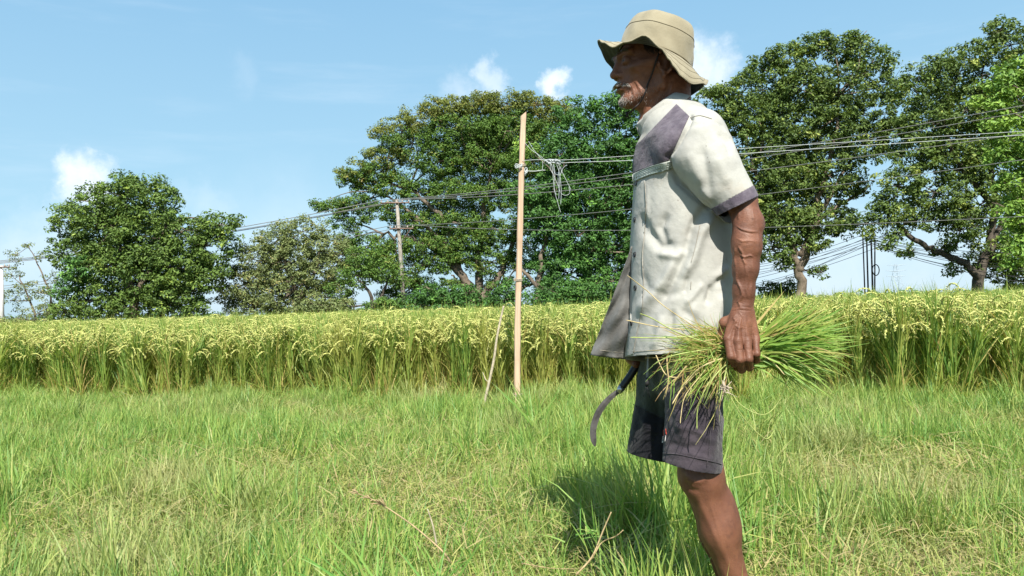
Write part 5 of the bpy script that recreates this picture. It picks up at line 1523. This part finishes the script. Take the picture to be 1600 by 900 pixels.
seam([(1036, 708), (1060, 710), (1085, 715), (1105, 719), (1127, 725)], shorts, M_plum, BT_sh, .0012, .0008)
seam([(1102, 620), (1108, 660), (1109, 690), (1104, 730)], shorts, M_plum, BT_sh, .0010, .0008)
seam([(989, 632), (1010, 641), (1038, 654)], shorts, M_black, BT_sh, .0010, .0008)
# small red and white woven tag on the leg edge
def quad_tag(name, poly, mat, parent, tree_, lift, *a):
    P_ = [hit(tree_, x, y, lift) for x, y in poly]
    V_ = [p for p, n in P_] + [p - n * .0016 for p, n in P_]
    return ob(name, mesh_np(name, np.array([tuple(v) for v in V_]), [(3, 2, 1, 0), (4, 5, 6, 7), (0, 1, 5, 4), (1, 2, 6, 5), (2, 3, 7, 6), (3, 0, 4, 7)], [mat], False), parent)
red = quad_tag('tag_red', [(1036, 672), (1041, 670), (1042, 679), (1036, 681)], plain_mat('tag_red', (0.42, 0.05, 0.03), .7, .1, 30), shorts, BT_sh, .0022, 1.2)
whi = quad_tag('tag_white', [(1035, 682), (1041, 680), (1040, 690), (1034, 692)], plain_mat('tag_white', (0.55, 0.52, 0.52), .7, .1, 30), shorts, BT_sh, .0022, 1.2)
g = Geo()
for sg in ([(1036, 683.5), (1039.6, 682.5)], [(1038, 683), (1037.5, 689)], [(1039.8, 684), (1039.4, 688.6)]):
    g.tube([hit(BT_sh, x, y, .0036)[0] for x, y in sg], .0007, 4)
g.build('tag_letters', [M_black], whi)
# drawstrings
M_cord = plain_mat('cord_grey', (0.30, 0.31, 0.32), .8, .2, 100); M_cord_d = plain_mat('cord_black', (0.02, 0.02, 0.022), .7, .2, 100)
g = Geo(); g.tube([at(1013, 545, 1.985), at(1012.5, 570, 1.982), at(1011.5, 592, 1.98)], .0032, 6); cord = g.build('drawstring', [M_cord], shorts)
g = Geo(); g.tube([at(1011.5, 590, 1.98), at(1011, 598, 1.98), at(1010, 603, 1.98)], [.005, .006, .004], 8); g.build('cord_end', [M_cord_d], cord)
for dx_, l_ in ((-2, 18), (1, 16), (3, 19)):
    g = Geo(); g.tube([at(1010, 602, 1.98), at(1010 + dx_ * 1.2, 602 + l_ * .5, 1.98), at(1009 + dx_ * 2, 602 + l_, 1.98)], .0009, 3); g.build('tassel', [M_cord_d], cord)

# ---------------------------------------------------------------- bucket hat
HC = Vector(A3(1023, 94, YM)); tilt = R(21.5)
hu = Vector((math.sin(tilt), 0, math.cos(tilt))); hb = Vector((math.cos(tilt), 0, -math.sin(tilt)))   # up, back
hu = (hu + Vector((0, .03, 0))).normalized(); hs = Vector((0, -1, 0)); hs = (hs - hu * hs.dot(hu)).normalized(); hb = hs.cross(hu); hb = hb if hb.x > 0 else -hb
def hat_pt(a, r, h, ea=1.0, eb=.90): return HC + (hb * (math.cos(a) * ea) + hs * (math.sin(a) * eb)) * r + hu * h
NA = 96
def ring_mesh(name, rows, mats, parent, thick, close_top=False, wob=0):
    b_ = bmesh.new(); vs = []
    for i, row in enumerate(rows):
        vs.append([b_.verts.new(row(2 * math.pi * k / NA)) for k in range(NA)])
    for i in range(len(rows) - 1):
        for k in range(NA): b_.faces.new([vs[i][k], vs[i][(k + 1) % NA], vs[i + 1][(k + 1) % NA], vs[i + 1][k]])
    if close_top: b_.faces.new(vs[-1])
    bmesh.ops.recalc_face_normals(b_, faces=b_.faces)
    return shell(b_, name, mats, parent, thick)
def dent(a, v): return .0028 * math.sin(2 * a + 1 + v * 3) * v + .0020 * math.sin(5 * a + v * 4) * v + .0012 * math.sin(9 * a + 2 - v * 6)
crows = []
for (r, h) in [(.0985, -.002), (.0985, .002), (.0980, .014), (.0970, .030), (.0960, .046), (.0950, .060), (.0938, .0635), (.0925, .067), (.0905, .078), (.087, .089), (.082, .097), (.076, .102), (.066, .106), (.05, .1085), (.03, .110), (.012, .1105)]:
    crows.append(lambda a, r=r, h=h: hat_pt(a, r + dent(a, min(1, h / .06)), h + .006 * min(1, h / .08) * math.cos(a + .3), 1.0, .92) - hb * (.008 * max(0, h / .09)))
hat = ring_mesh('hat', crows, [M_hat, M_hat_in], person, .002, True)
def brim(a, v):
    # a: 0 back, pi/2 near side, pi front. v 0 at crown, 1 at edge
    ca, sa = math.cos(a), math.sin(a)
    L = .054 - .005 * math.cos(a)
    tb = [(0, .004), (22, .036), (48, .062), (62, .060), (72, .050), (81, .038), (91, .022), (110, .002), (124, .027), (138, .042), (153, .028), (167, .012), (180, .002), (200, .000), (225, .014), (250, .034), (285, .042), (320, .044), (345, .022), (360, .004)]
    ad = math.degrees(a) % 360
    for i_ in range(len(tb) - 1):
        if tb[i_][0] <= ad <= tb[i_ + 1][0]:
            u_ = (ad - tb[i_][0]) / (tb[i_ + 1][0] - tb[i_][0]); u_ = u_ * u_ * (3 - 2 * u_); droop = tb[i_][1] * (1 - u_) + tb[i_ + 1][1] * u_; break
    Lx = L * (1 + .05 * math.sin(3 * a))
    return hat_pt(a, .0985 + Lx * v * (1 - .18 * max(0, droop - .03) / .03 * v), 0, 1.0, .92) - hu * (droop * (v ** 1.35) + .0012 * math.sin(v * 25) * .5)
brows = [lambda a, v=v: brim(a, v) for v in np.linspace(0, 1, 15)]
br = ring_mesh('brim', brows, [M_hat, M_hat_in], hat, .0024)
# stitched seams on the hat
def hat_seam(fn, parent, r=.0011, mat=None): 
    g = Geo(); g.tube([fn(2 * math.pi * k / NA) for k in range(NA + 1)], r, 4); return g.build('seam', [mat or M_hatd], parent)
M_hatd = cloth_mat('hat_seam', (0.17, 0.145, 0.09), (0.20, 0.17, 0.11), None)
hat_seam(lambda a: hat_pt(a, .1000, .0015, 1.0, .92), hat, .0017)
hat_seam(lambda a: crows[6](a) + (crows[6](a) - HC - hu * .05).normalized() * .0006, hat, .0011)
for v in (.30, .55, .80): hat_seam(lambda a, v=v: brim(a, v) + hu * .0006, br, .0005)
hat_seam(lambda a: brim(a, 1.0), br, .0016, M_hat)
# chin strap
M_strap = plain_mat('strap', (0.018, 0.012, 0.011), .7, .2, 100)
def strap_pt(x, y, lift=.004): return hit(BT_head, x, y, lift, 1.99)[0]
g = Geo(); sp_ = [strap_pt(x, y) for x, y in ((1030, 84), (1026, 95), (1021, 108), (1016, 121), (1012, 133), (1008, 144), (1003, 153), (998, 160))]
sp_ += [at(992, 168, 2.01), at(985, 175, 2.035), at(978, 177, 2.06)]
sp_ = catmull(sp_, 4); g.tube(sp_, .0022, 6); stp = g.build('chin_strap', [M_strap], hat)
g = Geo(); g.tube([at(979, 174, 2.05), at(980, 179, 2.05), at(979, 184, 2.05)], [.002, .0035, .0015], 7); g.build('strap_toggle', [M_strap], stp)
g = Geo(); g.tube([at(983, 176, 2.06), at(1000, 166, 2.10), at(1016, 130, 2.13), at(1030, 95, 2.135)], .0022, 6); g.build('chin_strap', [M_strap], hat)
# ================================================================ bundle of cut grass in his left hand
M_bun = leaf_mat('cut_grass', [(0.42, 0.28, 0.13), (0.46, 0.42, 0.14), (0.30, 0.44, 0.09), (0.12, 0.28, 0.05)], .38, .45, tint_stops=[.03, .33, .6, .92])
GH = Vector(A3(1160, 548, 1.864))
bundle = empty('grass_bundle', tuple(GH)); tag(bundle, 'bundle of freshly cut green grass with straw held in the hand of the man', 'grass bundle')
rng = np.random.RandomState(42)
def strip(g, pts, w, tint, nrm0):
    n = len(pts); V = []; F = []
    for i, p in enumerate(pts):
        d = (pts[min(i + 1, n - 1)] - pts[max(i - 1, 0)]).normalized(); s_ = d.cross(nrm0)
        s_ = s_.normalized() if s_.length > 1e-6 else Vector((0, 0, 1))
        u = i / (n - 1); ww = w * .5 * (1 - u ** 2.2) + .0002
        fold = nrm0 * (-ww * .35)
        V += [p - s_ * ww, p + fold, p + s_ * ww]
    for i in range(n - 1):
        a = i * 3; F += [(a, a + 1, a + 4, a + 3), (a + 1, a + 2, a + 5, a + 4)]
    g.add([tuple(v) for v in V], F, tint)
# leafy ends to the right
def right_blade(g, r, big=False):
    ang = r.normal(13, 14); L_ = r.uniform(.12, .235) * (1 - abs(ang - 13) / 110)
    if r.uniform() < .14: ang = r.uniform(-34, -5); L_ *= .85
    az = r.normal(-.08, .30)
    p0 = GH + Vector((r.normal(0, .008), r.normal(.002, .009), r.normal(0, .011)))
    a = R(ang); d = Vector((math.cos(a) * math.cos(az), math.sin(az), math.sin(a)))
    curl = r.normal(-.25, .45)
    pts = [p0.copy()]; p = p0 + Vector((.036, r.normal(0, .004), r.normal(0.002, .006))); n_ = 7
    for i in range(n_):
        pts.append(p.copy()); p = p + d * (L_ / (n_ - 1)); d = (d + Vector((0, 0, curl * .16)) + Vector(r.normal(0, .02, 3))).normalized()
    tint = np.clip(r.normal(.66, .16), .1, 1) if r.uniform() > .07 else r.uniform(0, .25)
    strip(g, pts, r.uniform(.0030, .0065), tint, Vector((r.normal(0, .5), -1, r.normal(.2, .6))).normalized())
g = Geo()
for _ in range(950): right_blade(g, rng)
g.build('green_blades', [M_bun], bundle)['kind'] = 'stuff'
# stalk ends and drooping straw to the left
g = Geo()
for _ in range(850):
    ang = rng.normal(181, 17) if rng.uniform() < .82 else rng.uniform(195, 262)
    long_ = rng.uniform() < .10
    L_ = rng.uniform(.05, .16) * (1.35 if long_ else 1)
    p0 = GH + Vector((rng.normal(-.004, .010), rng.normal(0, .010), rng.normal(.002, .013)))
    mess = rng.uniform() < .42
    a = R(ang); az = rng.normal(0, .32); d = Vector((math.cos(a) * math.cos(az), math.sin(az), math.sin(a))); curl = rng.normal(-.15, .7)
    pts = [p0.copy()]; p = p0 + Vector((-.034, rng.normal(0, .004), rng.normal(0, .007))); n_ = 6
    if mess:
        p = GH + Vector((-rng.uniform(.03, .10), rng.normal(-.005, .018), rng.normal(.004, .017))); pts = [p - d * .012]; a2 = R(rng.normal(185, 45)); L_ *= .62; d = Vector((math.cos(a2), rng.normal(0, .35), math.sin(a2))).normalized(); curl *= 1.6
    for i in range(n_):
        pts.append(p.copy()); p = p + d * (L_ / (n_ - 1)); d = (d + Vector((0, 0, curl * .18)) + Vector(rng.normal(0, .05, 3))).normalized()
    tint = rng.choice([rng.uniform(0, .25), rng.uniform(.3, .5), rng.uniform(.55, .9)], p=[.30, .36, .34])
    strip(g, pts, rng.uniform(.0016, .0021), tint, Vector((rng.normal(0, .5), -1, rng.normal(0, .6))).normalized())
g.build('cut_stalks', [M_bun], bundle)['kind'] = 'stuff'
M_straw = plain_mat('straw', (0.50, 0.40, 0.20), .7, .3, 60)
M_straw_g = plain_mat('straw_green', (0.34, 0.40, 0.12), .6, .3, 60)
for pth, r_, m_ in (([(1128, 560), (1098, 572), (1078, 590), (1062, 612), (1050, 632)], .0015, M_straw), ([(1118, 560), (1092, 590), (1070, 620), (1064, 650), (1063, 662)], .0010, M_straw), ([(1122, 575), (1100, 612), (1090, 640), (1089, 672)], .0014, M_straw_g),
                    ([(1138, 560), (1130, 600), (1124, 630)], .0014, M_straw_g), ([(1140, 565), (1115, 590), (1100, 626)], .0015, M_straw_g), ([(1192, 555), (1210, 568), (1226, 586)], .0012, M_straw), ([(1120, 540), (1060, 520), (1020, 498), (1000, 490)], .0014, M_straw_g),
                    ([(1110, 545), (1050, 556), (1018, 572)], .0013, M_straw_g), ([(1100, 520), (1040, 480), (1012, 455), (980, 430)], .0011, M_straw), ([(1090, 525), (1030, 528), (985, 527)], .0014, M_straw_g), ([(1070, 515), (1025, 510), (978, 500)], .0012, M_straw), ([(1025, 555), (1040, 585), (1060, 590)], .0013, M_straw),
                    ([(1135, 580), (1150, 625), (1190, 648), (1215, 630), (1232, 590)], .0011, M_straw_g), ([(1130, 600), (1160, 650), (1195, 685), (1210, 672)], .0010, M_straw_g)):
    pts = [at(x, y, 1.80 + .02 * math.sin(x * .1)) for x, y in pth]
    pts[0] = at(pth[0][0], pth[0][1], 1.815)
    g = Geo(); g.tube(catmull(pts, 5), [r_] * (5 * (len(pts) - 1)) + [r_ * .4], 5); g.build('straw', [m_], bundle)
rng = np.random.RandomState(71)
g = Geo()
for _ in range(45):
    x, y = rng.uniform(1040, 1150), rng.uniform(545, 600); a = R(rng.normal(255, 28)); L_ = rng.uniform(.03, .10) * (1.3 if rng.uniform() < .2 else 1)
    p = at(x, y, 1.80 + rng.uniform(-.01, .05)); d = Vector((math.cos(a), rng.normal(0, .2), math.sin(a))).normalized(); pts = []
    for i in range(5):
        pts.append(p.copy()); p = p + d * (L_ / 4); d = (d + Vector(rng.normal(0, .12, 3)) + Vector((0, 0, -.08))).normalized()
    strip(g, pts, rng.uniform(.0012, .0028), rng.choice([rng.uniform(0, .3), rng.uniform(.3, .6), .8]), Vector((rng.normal(0, .4), -1, rng.normal(0, .4))).normalized())
g.build('drooping_stalks', [M_bun], bundle)['kind'] = 'stuff'
# little pale root knot
g = Geo()
for _ in range(26):
    c = at(1131, 606, 1.80) + Vector(rng.normal(0, .0045, 3)); g.tube([c, c + Vector(rng.normal(0, .006, 3)), c + Vector(rng.normal(0, .010, 3)) + Vector((0, 0, -.008))], [.0016, .0012, .0004], 4)
g.build('roots', [plain_mat('roots', (0.55, 0.46, 0.36), .8, .3, 60)], bundle)

# ================================================================ sickle in his right hand
M_iron = plain_mat('sickle_steel', (0.13, 0.12, 0.12), .42, .45, 30.0, .3, 120.0, metal=.55)
M_handle = plain_mat('handle_dark', (0.02, 0.018, 0.018), .35, .3, 30.0)
M_ferr = plain_mat('ferrule', (0.45, 0.45, 0.46), .3, .2, 30.0, metal=.9)
YS = 2.165
sp = A3(985, 590, YS)
sickle = empty('sickle', tuple(sp)); tag(sickle, 'curved sickle with dark handle hanging from the other hand, in front of the shorts', 'sickle')
g = Geo(); g.tube(catmull([at(1003, 552, YS), at(995, 570, YS), at(984, 588, YS), at(971, 606, YS)], 5), [.011, .012, .0125, .0125, .012, .0115, .0112, .011, .0108, .0105, .0105, .0105, .0105, .0105, .010, .009], 10); g.build('handle', [M_handle], sickle)
g = Geo(); g.tube([at(972, 605, YS), at(969, 609, YS), at(966, 613, YS)], [.0108, .0100, .007], 10); g.build('ferrule', [M_ferr], sickle)
outer = [(968, 606), (952, 617), (937, 632), (927, 650), (922, 670), (923, 688), (929, 698)]
inner = [(969, 614), (958, 623), (946, 637), (937, 653), (932, 671), (932, 688), (931, 697)]
oc = catmull([Vector((x, y, 0)) for x, y in outer], 6); ic = catmull([Vector((x, y, 0)) for x, y in inner], 6)
V = []; F = []
for i, (a, b_) in enumerate(zip(oc, ic)):
    A_ = at(a.x, a.y, YS - .0015); A2 = at(a.x, a.y, YS + .0015); m_ = at((a.x * .6 + b_.x * .4), (a.y * .6 + b_.y * .4), YS - .0018); m2 = at((a.x * .6 + b_.x * .4), (a.y * .6 + b_.y * .4), YS + .0018); B_ = at(b_.x, b_.y, YS)
    V += [A_, m_, B_, m2, A2]
for i in range(len(oc) - 1):
    for k in range(5): F.append((i * 5 + k, i * 5 + (k + 1) % 5, i * 5 + 5 + (k + 1) % 5, i * 5 + 5 + k))
F += [(4, 3, 2, 1, 0), tuple(len(V) - 5 + k for k in range(5))]
ob('blade', mesh_np('blade', np.array([tuple(v) for v in V]), F, [M_iron], False), sickle)

# ================================================================ wooden pole with string
M_pole = None
m, t, out = new_mat('split_wood')
gg = t.add('ShaderNodeTexCoord').outputs['Object']
mp = t.add('ShaderNodeMapping'); t.link(gg, mp.inputs[0]); mp.inputs['Scale'].default_value = (60, 60, 2.2)
n1 = t.noise(mp.outputs[0], 1.0, 5, .6)
c = t.mix(t.smooth(n1, .35, .7), (0.44, 0.30, 0.20), (0.56, 0.41, 0.29))
c = t.mix(t.math('MULTIPLY', t.smooth(t.noise(gg, 5, 4, .6), .5, .75), .45), c, (0.30, 0.20, 0.13))
b = t.add('ShaderNodeBsdfPrincipled'); t.link(c, b.inputs['Base Color']); b.inputs['Roughness'].default_value = .7
bp = t.add('ShaderNodeBump'); bp.inputs['Strength'].default_value = .5; bp.inputs['Distance'].default_value = .004; t.link(n1, bp.inputs['Height']); t.link(bp.outputs[0], b.inputs['Normal']); t.link(b.outputs[0], out.inputs[0])
M_pole = m
YW = 6.6
pb = at(808, 636, YW); 
wp = empty('wooden_pole', (pb.x, pb.y, 0)); tag(wp, 'tall split wooden pole with white string knotted near its top at the rice edge', 'pole')
pts = [at(808.0, 670, YW), at(808, 600, YW), at(809, 500, YW), at(811.5, 400, YW), at(814, 300, YW), at(816.5, 220, YW), at(818, 178, YW)]
pts[0].z = -.1
cs = catmull(pts, 6); n = len(cs); V = []; F = []
for i, p in enumerate(cs):
    u = i / (n - 1); w = (.027 - .003 * u) * (1 + .05 * math.sin(i * 1.3)); d_ = .020
    sec = [(-w, -.3 * d_), (-w * .72, -d_), (w * .1, -d_ * 1.15), (w * .8, -d_ * .85), (w, -.1 * d_), (w * .8, d_), (-w * .7, d_)]
    tw_ = .18 * math.sin(i * .4)
    for (x, y) in sec: V.append((p.x + x * math.cos(tw_) - y * math.sin(tw_), p.y + y * math.cos(tw_) + x * math.sin(tw_), p.z + (.02 * x / w if i == n - 1 else 0)))
for i in range(n - 1):
    for k in range(7): F.append((i * 7 + k, i * 7 + (k + 1) % 7, i * 7 + 7 + (k + 1) % 7, i * 7 + 7 + k))
F += [tuple(range((n - 1) * 7, n * 7)), tuple(range(6, -1, -1))]
shaft = ob('shaft', mesh_np('shaft', np.array(V), F, [M_pole], False), wp)
M_node = plain_mat('pole_tie', (0.42, 0.36, 0.28), .8, .3, 60)
for (x, y) in ((809.5, 437), (808.5, 617), (815, 258)):
    c0 = at(x, y, YW); g = Geo()
    for q in range(3): g.tube([c0 + Vector((.037 * math.cos(a), .028 * math.sin(a), .008 * (q - 1) + .004 * math.sin(a))) for a in np.linspace(0, 6.283, 14)], .0028, 5)
    g.build('tie', [M_node], shaft)
M_string = plain_mat('nylon_string', (0.42, 0.45, 0.46), .4, .1, 60)
st = empty('string', tuple(at(815, 255, YW))); tag(st, 'white nylon string knotted to the wooden pole with loose ends hanging down', 'string')
ys = YW - .03
def strg(name, pix, r, parent=st, Y=ys, m_=6):
    g = Geo(); g.tube(catmull([at(p[0], p[1], (p[2] if len(p) > 2 else Y)) for p in pix], m_), r, 5); return g.build(name, [M_string], parent)
strg('line', [(816, 251), (840, 249.5), (860, 250), (900, 249), (1000, 242.5), (1160, 232, 6.4), (1600, 205, 6.2), (2300, 160, 6.0)], .0021)
strg('line', [(858, 253), (880, 254.5), (900, 253.5), (1000, 250), (1160, 240, 6.4), (1600, 211, 6.2), (2300, 166, 6.0)], .0024)
strg('line', [(820, 223), (830, 234), (842, 242), (854, 252), (860, 256)], .0021); strg('line', [(826, 221), (834, 234), (846, 248), (856, 254)], .0020)
strg('line', [(823, 267), (835, 267.5), (847, 266), (852, 266)], .0035)
kn = Geo()
rng = np.random.RandomState(9)
for _ in range(9):
    c0 = at(rng.uniform(855, 873), rng.uniform(251, 256), ys); kn.tube([c0 + Vector((.024 * math.cos(a + _), .016 * math.sin(2 * a), .016 * math.sin(a + _ * .7))) for a in np.linspace(0, 6.28, 12)], .0042, 5)
kn.build('knot', [M_string], st)
kn = Geo()
for _ in range(4):
    c0 = at(810 + rng.uniform(-1, 1), 258 + _, ys - .01); kn.tube([c0 + Vector((.03 * math.cos(a), .012 * math.sin(a), .012 * math.sin(2 * a + _))) for a in np.linspace(0, 6.28, 12)], .0030, 5)
for _ in range(3):
    c0 = at(822, 266 + _ * 2, ys - .01); kn.tube([c0 + Vector((.012 * math.cos(a), .012 * math.sin(a), .026 * math.sin(a + _))) for a in np.linspace(0, 6.28, 12)], .0028, 5)
kn.build('knot', [M_string], st)
for pth in ([(862, 257), (864, 275), (867, 300), (872, 318), (876, 332)], [(865, 257), (867, 270), (866, 285), (866, 298), (870, 304)], [(870, 258), (874, 270), (876, 285), (877, 300), (876, 320)], [(873, 258), (878, 268), (884, 280), (890, 292), (892, 297)],
            [(876, 260), (877, 268), (875, 275), (874, 290), (873, 312)], [(874, 262), (872, 280), (874, 298), (882, 305), (890, 302), (889, 292)], [(866, 258), (864, 262), (868, 272), (876, 272), (880, 262), (886, 258)], [(860, 257), (860, 264), (864, 272), (872, 290), (875, 300)], [(848, 252), (848, 260), (847, 266)]):
    strg('loose_end', pth, .0020, Y=ys - rng.uniform(0, .05))

# leaning dry sticks and stray plants
def thin_thing(name, label, cat, pix, Y, r0, r1, mat, ends=None, group=None):
    pts = [at(p[0], p[1], (p[2] if len(p) > 2 else Y)) for p in pix]
    base = pts[0]; rt = empty(name, (base.x, base.y, max(base.z, 0))); tag(rt, label, cat, group)
    cs = catmull(pts, 5); g = Geo(); g.tube(cs, np.linspace(r0, r1, len(cs)), 6); g.build('stem', [mat], rt); return rt, cs
M_drys = plain_mat('dry_stem', (0.36, 0.27, 0.14), .8, .3, 40)
M_drys2 = plain_mat('dry_stem_grey', (0.42, 0.36, 0.26), .8, .3, 40)
rt, cs = thin_thing('dry_stick', 'crooked pale dry stick leaning beside the wooden pole on its left', 'stick', [(755, 662), (757, 630), (764, 598), (772, 560), (776, 530), (782, 500), (787, 478)], 6.7, .014, .009, M_drys2)
g = Geo(); g.tube([cs[10], cs[10] + Vector((-.03, 0, .03)), cs[10] + Vector((-.05, 0, .09))], [.006, .005, .003], 5); g.build('twig', [M_drys2], rt)
rt, cs = thin_thing('dry_stalk', 'long dry seeding grass stalk leaning left above the grass near the camera', 'dry stalk', [(705, 880, 2.05), (690, 860, 2.05), (650, 825, 2.1), (615, 800, 2.12), (585, 782, 2.15), (556, 770, 2.2)], 2.1, .0028, .0014, M_drys)
rng = np.random.RandomState(3)
for k in range(16):
    c0 = cs[-1 - rng.randint(0, 9)]; d = Vector((rng.uniform(-1, -.2), rng.normal(0, .5), rng.uniform(.1, 1))).normalized(); L_ = rng.uniform(.015, .04)
    g = Geo(); g.tube([c0, c0 + d * L_ * .5, c0 + d * L_ + Vector((0, 0, -.004))], [.0012, .0022, .0006], 4); g.build('seed_head', [M_drys], rt)
rt, cs = thin_thing('dry_stalk', 'short upright brown stalk standing just right of the leaning dry stalk', 'dry stalk', [(682, 850, 2.15), (676, 820, 2.15), (668, 795, 2.15)], 2.15, .003, .0015, M_drys2)
rt, cs = thin_thing('dry_stalk', 'stiff dry stalk rising right out of the leaning one, green at its tip', 'dry stalk', [(635, 822, 2.2), (650, 790, 2.25), (668, 762, 2.3), (690, 735, 2.35), (710, 700, 2.4)], 2.2, .0026, .0012, plain_mat('olive_stem', (0.20, 0.24, 0.08), .7, .3, 40))
rt, cs = thin_thing('straw_stem', 'broken yellow straw lying in the grass by the shadow, end bent right', 'straw', [(905, 892, 2.3), (925, 872, 2.3), (940, 848, 2.32), (962, 838, 2.3), (974, 828, 2.3)], 2.3, .0022, .0016, M_drys)
rt, cs = thin_thing('straw_stem', 'thin yellow straw rising from the grass to the left of the shadow', 'straw', [(900, 898, 2.15), (925, 870, 2.18), (942, 830, 2.2), (955, 800, 2.2)], 2.15, .0030, .0018, M_drys)
rt, cs = thin_thing('straw_stem', 'long straw lying almost level at the bottom of the grass, left of the shadow', 'straw', [(815, 880, 2.3), (862, 888, 2.3), (905, 889, 2.3)], 2.3, .0016, .001, M_drys)

# broad leaved grass tuft close to the camera
M_tuft = leaf_mat('tuft_blades', [(0.42, 0.34, 0.14), (0.34, 0.42, 0.12), (0.25, 0.42, 0.10), (0.13, 0.30, 0.06)], .42, .4, tint_stops=[.03, .3, .6, .95])
def tuft(label, cx, cy, Y, n, Lr, wr, sa, sb, seed, dirx=0.0, zlift=.02):
    r = np.random.RandomState(seed); b0 = at(cx, cy, Y)
    rt = empty('grass_tuft', (b0.x, b0.y, 0)); tag(rt, label, 'grass tuft')
    for k in range(n):
        a = R(r.uniform(sa, sb)); az = r.normal(0, .4); L_ = r.uniform(*Lr)
        d = Vector((math.cos(a) * math.cos(az), math.sin(az) * .8, math.sin(a))).normalized()
        p = Vector((b0.x + r.normal(0, .03), b0.y + r.normal(0, .03), b0.z + r.uniform(-.03, 0))); pts = []
        curl = r.uniform(.02, .5)
        for i in range(8):
            pts.append(p.copy()); p = p + d * (L_ / 7); d = (d + Vector((0, 0, -curl * .14))).normalized()
        g = Geo(); strip(g, pts, r.uniform(*wr), r.choice([r.uniform(.5, .75), r.uniform(.25, .4), r.uniform(.75, .95)]), Vector((r.normal(0, .3), -1, r.uniform(.2, 1))).normalized())
        g.build('blade', [M_tuft], rt)
tuft('bright broad-bladed grass tuft spreading left at the bottom edge of the photo', 590, 945, 1.75, 26, (.10, .24), (.004, .0075), 70, 172, 1)
tuft('bright grass tuft with long blades fanning right below the leaning dry stalk', 690, 925, 1.9, 16, (.10, .22), (.003, .006), 15, 130, 2)
tuft('small fan of pale green blades beside the man and his shadow', 915, 830, 2.35, 14, (.06, .13), (.003, .0045), 5, 175, 3)
tuft('tall dark bladed grass tuft standing just in front of the wooden pole', 835, 660, 5.3, 24, (.22, .42), (.006, .010), 50, 140, 4)
